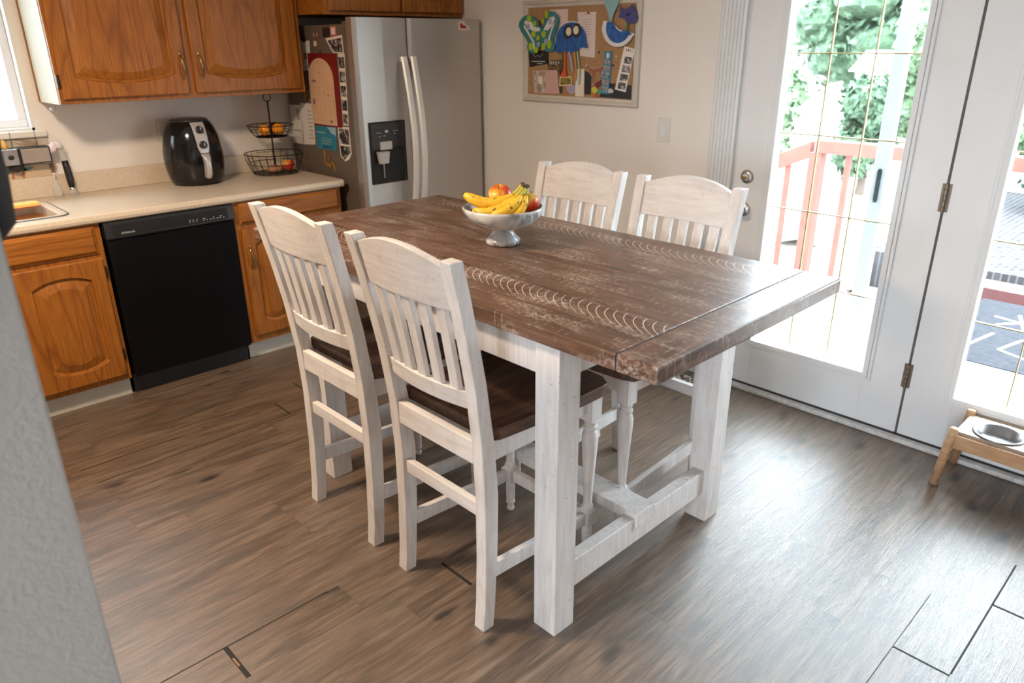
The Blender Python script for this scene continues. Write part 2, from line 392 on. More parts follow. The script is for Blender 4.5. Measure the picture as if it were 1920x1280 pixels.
for z_, nm in ((1.039, 'deadbolt'), (.888, 'door_knob')):
    bm = bmesh.new()
    pr_ = [(.030, 0), (.032, .004), (.027, .010), (.017, .012), (.015, .026)] if nm == 'deadbolt' else [(.031, 0), (.033, .004), (.028, .009), (.013, .012), (.012, .03), (.022, .036), (.028, .05), (.024, .064), (.012, .068)]
    lathe(bm, pr_, n=28)
    o = finish(nm, bm, NICK, d1, .0008, True, (.002, -2.580, z_), (0, -PI/2, 0))
    if nm == 'deadbolt':
        box('thumb_turn', -.004, .004, -.011, .011, .026, .036, BRASS, o, .002)
for z_ in (1.055, .300, 1.82):
    bm = bmesh.new()
    for k in range(5): lathe(bm, [(.0075, z_-.055+.022*k), (.0075, z_-.035+.022*k)], -.006, -3.419, 12)
    B(bm, -.0015, .002, -3.436, -3.402, z_-.055, z_+.053)
    finish('hinge', bm, HINGE, d1)
# door jambs, head, fluted casing, threshold
bm = bmesh.new(); B(bm, .003, .12, -2.514, -2.505, 0, 2.07); B(bm, .003, .12, -4.36, -4.336, 0, 2.07); B(bm, .003, .12, -4.36, -2.505, 2.046, 2.07)
struct(finish('trim_5', bm, TRIM))
bm = bmesh.new()
prof = [(-.001, -2.375), (-.018, -2.377)]
for i in range(6):
    y0 = -2.385-.0185*i
    prof += [(-.022, y0), (-.022, y0-.009), (-.016, y0-.0115), (-.016, y0-.0160)]
prof += [(-.022, -2.497), (-.018, -2.5045), (-.001, -2.5045)]
loft(bm, [[(x, y, 0) for x, y in prof], [(x, y, 2.16) for x, y in prof]])
struct(finish('trim_6', bm, TRIM))
struct(box('trim_7', -.022, -.001, -4.48, -2.505, 2.055, 2.16, TRIM, bevel=.003))
struct(box('trim_8', -.022, -.001, -4.48, -4.345, 0, 2.055, TRIM, bevel=.003))
struct(box('trim_9', -.040, .12, -4.345, -2.505, 0, .020, flat('scuffed_white_threshold', (.60, .58, .56), .45, var=.18, scale=40), bevel=.005))
struct(box('trim_10', -.006, .05, -4.335, -2.515, .0195, .026, BLKM))
struct(box('trim_11', .008, .05, -3.4238, -3.4142, .02, 2.045, C3('grey_door_gasket', 90, 88, 85)))
# open joints in the floor
SEAM = flat('dark_open_joint', (.02, .015, .012), .8)
k = 0
for a, b, c, d in ((-2.644, -2.630, -2.68, -2.53), (-1.957, -1.946, -2.83, -2.68), (-1.779, -1.772, -1.33, -1.18), (-1.598, -1.592, -1.18, -1.03), (-.868, -.860, -4.18, -4.03), (-1.262, -1.256, -4.03, -3.88),
                   (-2.95, -2.30, -2.532, -2.528), (-2.62, -1.60, -1.332, -1.328), (-1.25, -.60, -4.0325, -4.0275), (-.80, -.30, -4.183, -4.177), (-1.55, -.95, -3.881, -3.879), (-2.64, -2.30, -1.1815, -1.1785)):
    struct(box('floor_joint', a, b, c, d, -.003, .0006, SEAM))
struct(box('floor_joint', -2.6415, -2.636, -2.625, -2.585, -.003, .0010, C3('tan_backing_scrap', 150, 110, 70)))

# ------------------------------------------------------------------ cabinets
def arched_door(parent, x0, x1, z0, z1, yf, handle=None, hinge=None, arch=.028, hz=None):
    """raised-panel door standing proud of the face frame; yf = plane of its back, front is yf-.019"""
    T = .019; st = .062
    n_ = 16
    def loop(inset, am, y):
        a0, a1, c0, c1 = x0+inset, x1-inset, z0+inset, z1-inset; pts = []
        def ar(t): return am*max(0, 1-abs(2*t-1)**2.2)
        for i in range(n_): t = i/n_; pts.append((a0+(a1-a0)*t, y, c0 + am*.0 + (am-ar(t) if am else 0)))
        for i in range(n_): t = i/n_; pts.append((a1, y, c0+am+(c1-c0-2*am)*t))
        for i in range(n_): t = i/n_; pts.append((a1-(a1-a0)*t, y, c1-(am-ar(t) if am else 0)))
        for i in range(n_): t = i/n_; pts.append((a0, y, c1-am-(c1-c0-2*am)*t))
        return pts
    bm = bmesh.new()
    R = loft(bm, [loop(0, 0, yf), loop(0, 0, yf-T+.004), loop(.005, 0, yf-T), loop(st, arch, yf-T), loop(st+.004, arch, yf-T+.011), loop(st+.012, arch, yf-T+.0142)], cap=False)
    bm.faces.new(R[0])
    d = finish('door', bm, OAKZ, parent)
    bm = bmesh.new()
    R = loft(bm, [loop(st+.010, arch, yf-T+.0145), loop(st+.016, arch, yf-T+.0115), loop(st+.044, arch, yf-T+.001), loop(st+.048, arch, yf-T)], cap=False)
    bm.faces.new(R[-1]); finish('door_panel', bm, OAKZ, d)
    if handle:
        hx, z_ = handle; pull(d, hx, yf-T, z_)
    if hinge:
        for z_ in hz: box('hinge', hinge-.006, hinge+.006, yf-.012, yf+.0005-.001, z_-.028, z_+.028, DKMET, d, .002)
    return d
def pull(d, hx, y, z_, m=BRASS):
    bm = bmesh.new()
    pts = [(hx, y+.001, z_-.052), (hx, y-.010, z_-.046), (hx, y-.020, z_-.028), (hx, y-.024, z_), (hx, y-.020, z_+.028), (hx, y-.010, z_+.046), (hx, y+.001, z_+.052)]
    tube(bm, pts, [.005, .005, .0045, .007, .0045, .005, .005], 10)
    for s_ in (-1, 1): sphere(bm, (hx, y-.002, z_+s_*.054), .007, 1, .6, 1.6, 10, 6)
    finish('handle', bm, m, d, 0, True)
def drawer(parent, x0, x1, z0, z1, yf):
    T = .019; bm = bmesh.new()
    def lp(i, y): return [(x0+i, y, z0+i), (x1-i, y, z0+i), (x1-i, y, z1-i), (x0+i, y, z1-i)]
    R = loft(bm, [lp(0, yf), lp(0, yf-.008), lp(.006, yf-.010), lp(.014, yf-T+.001), lp(.018, yf-T)], cap=False)
    bm.faces.new(R[0]); bm.faces.new(R[-1]); return finish('drawer_front', bm, OAKX, parent)

# wall cabinet by the window
u = thing('wall_cabinet', 'honey oak wall cabinet with two arched doors above the air fryer', 'cabinet', (0, 0, 0))
yf = -.33
box('cabinet_body', -2.196, -.958, yf+.019, YW-.002, 1.372, 2.18, OAKZ, u)
bm = bmesh.new()
for a, b, c, d, ax in ((-2.199, -2.165, 1.37, 2.18, 0), (-.99, -.955, 1.37, 2.18, 0), (-1.612, -1.572, 1.41, 2.14, 0), (-2.165, -.99, 1.37, 1.41, 1), (-2.165, -.99, 2.14, 2.18, 1)):
    B(bm, a, b, yf, yf+.0188, c, d)
finish('face_frame', bm, OAKZ, u, .001)
box('side_panel', -2.2015, -2.1965, yf+.02, .008, 1.368, 2.18, CREAM, u)['label'] = 'cream painted side panel'
box('scribe_moulding', -2.2045, -2.1967, .009, YW-.001, 1.368, 2.18, OAKZ, u)
arched_door(u, -2.186, -1.611, 1.392, 2.15, yf-.0005, (-1.634, 1.523), -2.1925, .030, (1.470, 2.05))
arched_door(u, -1.573, -.985, 1.392, 2.15, yf-.0005, (-1.541, 1.523), None, .030)
bm = bmesh.new(); tube(bm, [(-2.16, -.06, 1.372), (-2.16, -.06, 1.352), (-2.165, -.065, 1.335), (-2.178, -.07, 1.330), (-2.186, -.075, 1.34)], .006, 8)
tag(finish('cup_hook', bm, WPL, None, 0, True), 'small white hook under the wall cabinet corner', 'hook')
# cabinet over the fridge
u = thing('wall_cabinet', 'honey oak cabinet mounted above the stainless fridge', 'cabinet')
yf = -.600
box('cabinet_body', -.948, -.004, yf+.019, YW-.002, 1.768, 2.18, OAKX, u)
bm = bmesh.new()
for a, b, c, d in ((-.9495, -.915, 1.763, 2.18), (-.038, -.003, 1.763, 2.18), (-.478, -.448, 1.79, 2.15), (-.915, -.038, 1.763, 1.79), (-.915, -.038, 2.15, 2.18)):
    B(bm, a, b, yf, yf+.0188, c, d)
finish('face_frame', bm, OAKZ, u, .001)
arched_door(u, -.928, -.474, 1.782, 2.16, yf-.0005, None, None, .02)
arched_door(u, -.454, -.012, 1.782, 2.16, yf-.0005, None, None, .02)

# base cabinets
yf = -.610
def base(x0, x1, label, doors, drawers, kx0=None):
    u = thing('base_cabinet', label, 'cabinet')
    box('cabinet_body', x0+.001, x1-.001, yf+.019, YW-.002, .101, .8735, OAKZ, u)
    bm = bmesh.new()
    B(bm, x0, x0+.034, yf, yf+.0188, .10, .8735); B(bm, x1-.034, x1, yf, yf+.0188, .10, .8735)
    for a, b in ((.10, .135), (.712, .760), (.855, .8735)): B(bm, x0+.034, x1-.034, yf, yf+.0188, a, b)
    finish('face_frame', bm, OAKZ, u, .001)
    box('toe_kick', x0, x1, -.562, -.548, .0005, .0995, KICK, u)
    for d in doors: arched_door(u, *d[:4], yf-.0005, *d[4:])
    for d in drawers: drawer(u, *d, yf-.0005)
    return u
base(-2.98, -2.226, 'honey oak sink cabinet with an arched door left of the black dishwasher', [(-2.615, -2.246, .130, .716, None, -2.240, .030, (.645, .233)), (-2.96, -2.625, .130, .716)], [(-2.96, -2.252, .737, .862)])
base(-1.598, -.962, 'honey oak base cabinet right of the dishwasher beside the fridge', [(-1.572, -1.285, .140, .730, (-1.545, .580), None, .026), (-1.275, -.985, .140, .730, None, None, .026)], [(-1.572, -.982, .757, .866)])

# countertop with the sink cut-out, backsplash lip
ct = thing('countertop', 'cream laminate countertop with low backsplash running from the sink to the fridge', 'countertop')
bm = bmesh.new(); zt, zb = .914, .875
SX0, SX1, SY0, SY1 = -2.98, -2.325, -.545, -.145
B(bm, -3.0, SX0, -.61, YW-.001, zb, zt); B(bm, SX1, -.946, -.61, YW-.001, zb, zt); B(bm, SX0, SX1, -.61, SY0, zb, zt); B(bm, SX0, SX1, SY1, YW-.001, zb, zt)
finish('worktop', bm, LAM, ct)
pr_ = [(-.610, zb), (-.627, zb), (-.634, zb+.006), (-.637, zb+.018), (-.634, zt-.005), (-.625, zt-.0005), (-.610, zt)]
bm = bmesh.new(); loft(bm, [[(-3.0, y, z) for y, z in pr_], [(-.946, y, z) for y, z in pr_]]); finish('front_edge', bm, LAM, ct)
box('backsplash', -3.0, -.946, YW-.032, YW-.001, zt, 1.016, LAM, ct, .004)
# sink
sk = thing('kitchen_sink', 'white drop-in sink with grey rimmed edge set in the countertop', 'sink')
bm = bmesh.new()
def rr(x0, x1, y0, y1, r, z, n_=6):
    out = []
    for cx, cy, a0 in ((x1-r, y1-r, 0), (x0+r, y1-r, PI/2), (x0+r, y0+r, PI), (x1-r, y0+r, 1.5*PI)):
        for i in range(n_+1): t = a0+PI/2*i/n_; out.append((cx+r*math.cos(t), cy+r*math.sin(t), z))
    return out
R = loft(bm, [rr(-2.972, -2.318, -.556, -.135, .05, .9145), rr(-2.970, -2.320, -.554, -.137, .05, .9195), rr(-2.955, -2.340, -.538, -.153, .045, .9200), rr(-2.945, -2.350, -.53, -.163, .04, .912), rr(-2.93, -2.365, -.51, -.18, .04, .80), rr(-2.9, -2.39, -.48, -.21, .03, .76)], cap=False)
bm.faces.new(R[-1]); finish('basin', bm, flat('cream_sink_enamel', (.66, .57, .46), .2), sk)
bm = bmesh.new()
loft(bm, [rr(-2.978, -2.310, -.562, -.129, .055, .9142), rr(-2.976, -2.312, -.560, -.131, .055, .9190), rr(-2.972, -2.318, -.556, -.135, .05, .9196), rr(-2.971, -2.3185, -.5555, -.1355, .05, .9147)], cap=False)
finish('rim', bm, flat('grey_sink_rim', (.25, .25, .26), .25, .6), sk)
o = box('sponge', -.062, .062, -.036, .036, 0, .018, C3('yellow_sponge', 240, 200, 120, .9), None, .004); o.location = (-2.425, -.225, .9203); o.rotation_euler = (0, 0, .06)
tag(o, 'yellow sponge with an orange scouring side on the sink edge', 'sponge')
box('scouring_pad', -.062, .062, -.036, .036, -.0003, .006, C3('orange_scouring_pad', 190, 90, 30, .95), o, .002)

# ------------------------------------------------------------------ dishwasher
dw = thing('dishwasher', 'black built-in dishwasher under the cream countertop', 'dishwasher')
x0, x1 = -2.2165, -1.607
box('tub', x0+.006, x1-.006, -.575, 0, .02, .870, BLKM, dw)
box('door', x0+.003, x1-.003, -.632, -.576, .102, .788, BLKD, dw, .006)
pr_ = [(-.576, .792), (-.640, .792), (-.644, .800), (-.634, .866), (-.628, .871), (-.576, .871)]
bm = bmesh.new(); loft(bm, [[(x0+.002, y, z) for y, z in pr_], [(x1-.002, y, z) for y, z in pr_]]); cpn = finish('control_panel', bm, BLKM, dw, .002)
bm = bmesh.new()
def pnl(a, b, z): t = (z-.800)/.066; return -.6455+t*.010
v = [bm.verts.new((a, pnl(0, 0, z), z)) for a, z in ((x0+.03, .806), (x1-.03, .806), (x1-.03, .858), (x0+.03, .858))]; bm.faces.new(v)
finish('gloss_strip', bm, flat('dark_gloss_strip', (.02, .021, .024), .15), cpn)
box('toe_panel', x0+.005, x1-.005, -.570, -.555, .002, .100, BLKM, dw)
def text(name, s_, size, loc, rot, m, parent, ext=.0004, align='LEFT', sx=1):
    c = bpy.data.curves.new(name, 'FONT'); c.body = s_; c.size = size; c.extrude = ext; c.align_x = align; c.materials.append(m)
    o = bpy.data.objects.new(name, c); COL.objects.link(o); o.parent = parent; o.location = loc; o.rotation_euler = rot; o.scale = (sx, 1, 1)
    bpy.context.view_layer.update()
    me = bpy.data.meshes.new_from_object(o); q = bpy.data.objects.new(name, me); COL.objects.link(q)
    q.parent = parent; q.location = loc; q.rotation_euler = rot; q.scale = (sx, 1, 1); bpy.data.objects.remove(o)
    return q
PRN = flat('pale_grey_print', (.50, .50, .50), .5)
text('lettering', 'AMANA', .014, (-2.150, -.6465, .8125), (PI/2-.15, 0, 0), PRN, cpn, sx=1.25)
bm = bmesh.new()
for i in range(11):
    xx = -1.835+.017*i
    if i == 3: continue
    for k_ in range(random.choice((1, 2, 2))): B(bm, xx, xx+random.choice((.006, .009, .012)), -.6465+.0012*k_, -.6430, .815+.008*k_, .8175+.008*k_)
finish('button_marks', bm, PRN, cpn)['kind'] = 'stuff'

# ------------------------------------------------------------------ fridge
fr = thing('refrigerator', 'stainless side-by-side fridge with water dispenser, papers stuck on its side', 'refrigerator')
fx0, fx1, fy = -.906, -.025, -.79
box('cabinet_shell', fx0+.011, fx1-.004, -.700, -.01, .03, 1.716, FRSIDE, fr, .004)
box('door_gasket', fx0+.02, fx1-.012, -.722, -.700, .06, 1.715, C3('dark_brown_gasket', 60, 40, 30), fr)
def fdoor(a, b):
    bm = bmesh.new(); pr_ = []
    for x, y in ((a, -.722), (a, -.772), (a+.006, -.783), (a+.02, -.789), ((a+b)/2, fy-.004), (b-.02, -.789), (b-.006, -.783), (b, -.772), (b, -.722)): pr_.append((x, y))
    loft(bm, [[(x, y, .07) for x, y in pr_], [(x, y, 1.748) for x, y in pr_]]); return finish('door', bm, STEEL, fr, .0015)
dl = fdoor(fx0, -.563); dr = fdoor(-.557, fx1)
for a, nm in ((-.640, dl), (-.577, dr)):
    bm = bmesh.new(); rings = []
    for i in range(19):
        t = i/18; z_ = .60+.955*t; yy = fy-.028-.062*math.sin(PI*t)
        rings.append([(a+.002, yy, z_), (a+.010, yy-.011, z_), (a+.036, yy-.011, z_), (a+.044, yy, z_), (a+.036, yy+.011, z_), (a+.010, yy+.011, z_)])
    loft(bm, rings)
    for z_ in (.612, 1.540): B(bm, a+.012, a+.034, fy-.030, fy-.002, z_-.012, z_+.012)
    finish('handle', bm, flat('satin_handle_metal', (.78, .77, .76), .42, .35, var=.02), nm, .002)
# dispenser
ds = box('dispenser', -.860, -.620, fy-.0075, fy-.002, .890, 1.225, BLK, dl, .004)
box('dispenser_recess', -.848, -.640, fy-.0085, fy-.0070, .902, 1.075, flat('deep_black', (.003, .003, .003), .6), ds)
box('control_face', -.850, -.630, fy-.0090, fy-.0070, 1.085, 1.215, flat('charcoal_panel', (.02, .02, .021), .3), ds)
box('spout_housing', -.800, -.724, fy-.022, fy-.007, 1.075, 1.120, SILV, ds, .004)
bm = bmesh.new(); loft(bm, [rr(-.832, -.760, fy-.050, fy-.012, .008, 1.068, 3), rr(-.822, -.766, fy-.045, fy-.016, .008, 1.005, 3)]); finish('paddle', bm, SILV, ds, .001)
bm = bmesh.new(); lathe(bm, [(.004, .925), (.004, 1.005)], -.79, fy-.022, 8); finish('spout_tube', bm, NICK, ds)
bm = bmesh.new()
for a, b in ((-.76, 1.172), ): B(bm, a, a+.020, fy-.0098, fy-.0085, b-.006, b+.006)
finish('display_icon', bm, C3('pale_blue_print', 200, 205, 225), ds)
bm = bmesh.new()
for a, b in ((-.815, 1.165), (-.795, 1.163), (-.80, 1.145), (-.77, 1.147), (-.705, 1.170), (-.685, 1.170), (-.70, 1.155)): B(bm, a, a+.010, fy-.0096, fy-.0085, b, b+.004)
finish('button_marks', bm, PRN, ds)['kind'] = 'stuff'
box('hinge_cover', fx0+.015, fx0+.10, -.76, -.66, 1.7165, 1.7300, FRSIDE, fr, .003)
# sticker
st = prism_xz('sticker', [(-.205, 1.695), (-.198, 1.735), (-.165, 1.738), (-.150, 1.722), (-.118, 1.705), (-.122, 1.690), (-.17, 1.688)], fy-.0035, fy-.0015, C3('sticker_white', 225, 215, 210), None)
st.location = (0, -.001, 0); tag(st, 'small white and red sticker at the top right of the fridge door', 'sticker')
prism_xz('sticker_print', [(-.192, 1.700), (-.190, 1.722), (-.178, 1.728), (-.168, 1.716), (-.152, 1.714), (-.138, 1.702), (-.16, 1.697)], fy-.0042, fy-.0030, C3('red_print', 170, 50, 40), st)

# papers and magnets on the fridge side, x = side plane
FXS = -.895
def sidecard(name, pts, m, label, cat, th=.0012, lift=0, group=None):
    o = prism_yz(name, pts, FXS-lift-th, FXS-lift, m); return tag(o, label, cat, group)
def rect(y0, y1, z0, z1): return [(y0, z0), (y1, z0), (y1, z1), (y0, z1)]
def lines(parent, name, segs, m, x, th=.0006):
    bm = bmesh.new()
    for y0, y1, z0, z1 in segs: B(bm, x-th, x, min(y0, y1), max(y0, y1), min(z0, z1), max(z0, z1))
    return finish(name, bm, m, parent)
GREYP = C3('grey_print', 120, 110, 105); DARKP = flat('dark_photo', (.02, .018, .018), .35); TAN = C3('tan_card', 214, 172, 138)
REDM = C3('dark_red_card', 120, 22, 22, .5)
cal = sidecard('calendar', rect(-.590, -.292, 1.186, 1.573), REDM, 'dark red hanging calendar with a tan arched page on the fridge side', 'calendar', .004)
pg = [(-.285, 1.193), (-.545, 1.193)] + [(-.415-.130*math.cos(t), 1.44+.110*math.sin(t)) for t in [PI*i/14 for i in range(15)]][::1]
pg = [(-.285, 1.193), (-.545, 1.193), (-.545, 1.44)] + [(-.415-.130*math.cos(PI*i/14), 1.44+.108*math.sin(PI*i/14)) for i in range(1, 14)] + [(-.285, 1.44)]
prism_yz('page', pg, FXS-.0062, FXS-.0040, TAN, cal)
sg = []
for r_ in range(6):
    z_ = 1.215+.036*r_; sg.append((-.53, -.30, z_, z_+.0012))
for c_ in range(6): sg.append((-.53+.046*c_, -.5288+.046*c_, 1.215, 1.395))
lines(cal, 'page_grid', sg, C3('thin_tan_line', 178, 138, 108), FXS-.0062)
lines(cal, 'page_drawings', [(-.33, -.31, 1.30, 1.33), (-.36, -.32, 1.42, 1.432), (-.50, -.48, 1.205, 1.222), (-.42, -.40, 1.47, 1.475), (-.49, -.47, 1.35, 1.356)], C3('muted_mauve', 140, 100, 105), FXS-.0064)['kind'] = 'stuff'
bm = bmesh.new(); tube(bm, [(FXS-.003, -.425, 1.572), (FXS-.004, -.435, 1.590), (FXS-.003, -.445, 1.572)], .0015, 6); finish('hanging_wire', bm, DKMET, cal)
o = sidecard('notepad', [(-.218, 1.480), (-.305, 1.480), (-.325, 1.638), (-.230, 1.638)], PAPER, 'white notepad clipped at the back of the fridge side', 'notepad', .003)
lines(o, 'sketch', [(-.26, -.285, 1.54, 1.575), (-.24, -.29, 1.50, 1.502)], GREYP, FXS-.003)
bm = bmesh.new(); B(bm, FXS-.009, FXS-.003, -.29, -.265, 1.632, 1.655); finish('binder_clip', bm, BLKM, o, .001)
o = sidecard('magnet', rect(-.545, -.478, 1.655, 1.702), DARKP, 'black square magnet near the top of the fridge side', 'magnet', .004)
o = sidecard('magnet', rect(-.610, -.556, 1.660, 1.707), C3('pink_magnet', 200, 110, 105), 'pink rimmed magnet with a white centre beside the black square one', 'magnet', .004)
prism_yz('magnet_face', rect(-.602, -.568, 1.668, 1.700), FXS-.005, FXS-.0038, PAPER, o)
for y_, s_ in ((-.386, 'left'), (-.420, 'right')):
    o = sidecard('magnet', oval(y_, 1.665, .013, .016, 14), C3('brown_magnet', 120, 80, 50, .4), '%s one of a pair of small brown magnets above the calendar' % s_, 'magnet', .005)
    prism_yz('magnet_face', oval(y_, 1.667, .005, .011, 10), FXS-.006, FXS-.0048, C3('cream_face', 200, 175, 145), o)
sidecard('magnet', oval(-.386, 1.622, .014, .015, 14), C3('cream_magnet', 222, 200, 170, .4), 'round cream magnet just above the calendar', 'magnet', .004)
def photo(name, pts, label, seed, inner=None, lift=0.0, group=None, strips=0):
    o = sidecard(name, pts, C3('glossy_photo_paper', 225, 215, 205, .3), label, 'photo', .001, lift, group)
    return o
n = N('black_and_white_picture'); f = n.noise(n.c, 34, 3, .6, 1.2)
BWP = n.done(n.ramp(f, [(.42, (.008, .008, .008)), (.5, (.05, .045, .045)), (.56, (.22, .2, .2)), (.62, (.5, .47, .45))]), .3)
o = photo('photo', [(-.496, 1.648), (-.664, 1.664), (-.668, 1.575), (-.560, 1.575)], 'tilted black and white photo at the top of the fridge side', 1, lift=.001)
prism_yz('picture', [(-.520, 1.638), (-.657, 1.650), (-.660, 1.580), (-.568, 1.580)], FXS-.0028, FXS-.0018, BWP, o)
o = photo('photo_strip', [(-.600, 1.202), (-.655, 1.202), (-.672, 1.573), (-.606, 1.573)], 'long black and white photo strip right of the calendar', 2)
for i in range(5):
    zb_ = 1.208+.073*i; prism_yz('picture', rect(-.652-.003*i, -.606-.001*i, zb_, zb_+.055), FXS-.0020, FXS-.0008, BWP, o)
o = photo('photo_strip', [(-.541, 1.190), (-.658, 1.196), (-.664, 1.055), (-.635, 1.020), (-.590, 1.003), (-.545, 1.030)], 'short black and white photo strip hanging below the long one', 3, lift=.002)
prism_yz('picture', rect(-.652, -.553, 1.100, 1.182), FXS-.0040, FXS-.0028, BWP, o)
prism_yz('picture', [(-.553, 1.088), (-.655, 1.090), (-.655, 1.06), (-.59, 1.012), (-.555, 1.035)], FXS-.0040, FXS-.0028, BWP, o)
o = sidecard('card', [(-.300, 1.178), (-.525, 1.187), (-.510, 1.056), (-.302, 1.050)], C3('teal_card', 35, 125, 150, .5), 'teal printed card below the calendar on the fridge side', 'card', .0015, .0012)
lines(o, 'print', [(-.31, -.40, 1.142, 1.150), (-.36, -.46, 1.112, 1.116), (-.35, -.47, 1.098, 1.102), (-.35, -.45, 1.084, 1.088)], C3('pale_print', 150, 165, 170), FXS-.0027)
prism_yz('cloud_print', [(-.42, 1.180), (-.520, 1.183), (-.515, 1.13), (-.50, 1.145), (-.47, 1.145), (-.45, 1.165)], FXS-.0034, FXS-.0026, C3('pale_blue_cloud', 150, 180, 195), o)
lines(o, 'lettering', [(-.370, -.395, 1.062, 1.074), (-.405, -.425, 1.062, 1.074), (-.44, -.455, 1.062, 1.076)], C3('dark_teal_print', 20, 60, 80), FXS-.0027)
o = sidecard('letter_sheet', [(-.018, 1.282), (-.150, 1.287), (-.136, 1.060), (-.018, 1.060)], PAPER, 'white letter sheet stuck lowest at the back edge of the fridge side', 'paper', .0012)
lines(o, 'print', [(-.09, -.13, 1.20, 1.262)], C3('pale_blue_grey_print', 160, 165, 175), FXS-.0012)
o = sidecard('letter_sheet', [(-.152, 1.300), (-.292, 1.300), (-.275, 1.070), (-.145, 1.060)], PAPER, 'white letter sheet left of the teal card, partly under the calendar', 'paper', .0012)
lines(o, 'print', [(-.22, -.27, 1.10+.022*i, 1.108+.022*i) for i in range(8)], C3('pale_grey_print', 170, 165, 165), FXS-.0012)
GOLD = C3('gold_ornament', 190, 130, 50, .4)
def ribbon(pts, label):
    bm = bmesh.new(); tube(bm, [(FXS-.004, y, z) for y, z in pts], .0035, 6)
    return tag(finish('ribbon_magnet', bm, GOLD, None, 0, True), label, 'magnet')
ribbon([(-.372, 1.045), (-.378, 1.01), (-.365, .985), (-.385, .965), (-.42, .96), (-.445, .985), (-.43, 1.01), (-.415, 1.0), (-.405, .975), (-.425, .955), (-.455, .985), (-.47, .965), (-.478, .938)], 'gold looped ribbon magnet below the teal card')
ribbon([(-.212, 1.418), (-.235, 1.385), (-.245, 1.36), (-.22, 1.355), (-.21, 1.375), (-.225, 1.34), (-.215, 1.312)], 'gold ribbon magnet half hidden behind the wall cabinet edge')

# ------------------------------------------------------------------ worktop things
# air fryer
af = thing('air_fryer', 'glossy black egg-shaped air fryer with silver front strip on the countertop', 'air fryer', (-1.562, -.135, .914))
P_ = [(.120, .004), (.128, .010), (.140, .035), (.149, .075), (.154, .125), (.153, .17), (.147, .215), (.137, .260), (.122, .300), (.108, .322), (.100, .330)]
bm = bmesh.new(); lathe(bm, [(.110, 0), (.122, .001)]+P_, n=56); finish('body', bm, BLK, af, 0, True)
bm = bmesh.new(); lathe(bm, [(.100, .3302), (.096, .338), (.085, .343), (.04, .345)], n=48); finish('lid', bm, flat('satin_black', (.03, .03, .032), .3), af, 0, True)
def rad(z):
    for (a, b), (c, d) in zip(P_, P_[1:]):
        if b <= z <= d: return a+(c-a)*(z-b)/(d-b)
    return P_[-1][0]
bm = bmesh.new(); nz, na = 16, 8; grid = []
for j in range(nz+1):
    z_ = .175+.153*j/nz; hw = .030+.006*(j/nz); hw *= (1 if j > 2 else .75+.083*j); r_ = rad(z_)+.0035; grid.append([bm.verts.new((r_*math.sin(a), -r_*math.cos(a), z_)) for a in [(-1+2*i/na)*hw/r_ for i in range(na+1)]])
for j in range(nz):
    for i in range(na): bm.faces.new((grid[j][i], grid[j][i+1], grid[j+1][i+1], grid[j+1][i]))
finish('control_strip', bm, SILV, af, 0, True)
for z_ in (.290, .215):
    bm = bmesh.new(); lathe(bm, [(.021, 0), (.021, .003), (.016, .006), (.015, .018), (.013, .020)], n=24)
    k_ = finish('dial', bm, BLKM, af, 0, False, (0, -rad(z_)-.002, z_), (PI/2-.25*(z_ > .25), 0, 0))
    box('dial_pointer', -.0015, .0015, -.002, .012, .0195, .0215, WPL, k_)
bm = bmesh.new()
secs = [(.170, .022, .012), (.155, .018, .030), (.135, .014, .040), (.10, .0135, .043), (.065, .015, .040), (.048, .013, .034), (.042, .009, .028)]
loft(bm, [[(-hw, -rad(z_)+.004, z_), (hw, -rad(z_)+.004, z_), (hw, -rad(z_)-dp+.006, z_), (hw*.5, -rad(z_)-dp, z_), (-hw*.5, -rad(z_)-dp, z_), (-hw, -rad(z_)-dp+.006, z_)] for z_, hw, dp in secs])
finish('basket_handle', bm, SILV, af, .001, True)
# power socket behind it
o = box('wall_outlet', -1.685, -1.610, YW-.006, YW-.0005, 1.135, 1.25, WPL, None, .002); tag(o, 'white wall outlet plate behind the air fryer', 'outlet')
box('socket', -1.665, -1.630, YW-.008, YW-.005, 1.155, 1.230, TRIM, o, .001)

# tiered wire basket
tb = thing('fruit_basket', 'black two-tier wire fruit basket on the countertop beside the fridge', 'basket', (-1.105, -.155, .914))
def wire_bowl(R0, z0, R1, z1, n_):
    bm = bmesh.new()
    for t in (0, .5, 1): ringtube(bm, (0, 0, z0+(z1-z0)*t), R0+(R1-R0)*(1-(1-t)**1.6), .0026 if t == 1 else .0017, n=40)
    for i in range(n_):
        a = 2*PI*i/n_; pts = [(0 if s_ == 0 else (R0*s_/.4 if s_ < .4 else 0), 0) for s_ in (0, )]
        P3 = []
        for s_ in range(7):
            t = s_/6; R_ = R0+(R1-R0)*(1-(1-t)**1.6); P3.append((R_*math.cos(a), R_*math.sin(a), z0+(z1-z0)*t))
        tube(bm, P3, .0014, 5)
    for k_ in range(-4, 5):
        y_ = R0*k_/5; h = math.sqrt(R0*R0-y_*y_)
        tube(bm, [(-h, y_, z0), (h, y_, z0)], .0014, 5); tube(bm, [(y_, -h, z0), (y_, h, z0)], .0014, 5)
    return bm
finish('lower_basket', wire_bowl(.125, .006, .165, .118, 22), WIRE, tb); finish('upper_basket', wire_bowl(.088, .212, .128, .275, 18), WIRE, tb)
bm = bmesh.new(); lathe(bm, [(.0045, .003), (.0045, .405)], n=10); finish('pole', bm, WIRE, tb)
bm = bmesh.new(); ringtube(bm, (0, 0, .427), .022, .0028, 'y', 24); finish('carry_ring', bm, WIRE, tb)
n = N('orange_peel'); n.bump(n.noise(n.c, 400, 2), .2, .001); ORN = n.done(srgb(240, 150, 25), .4)
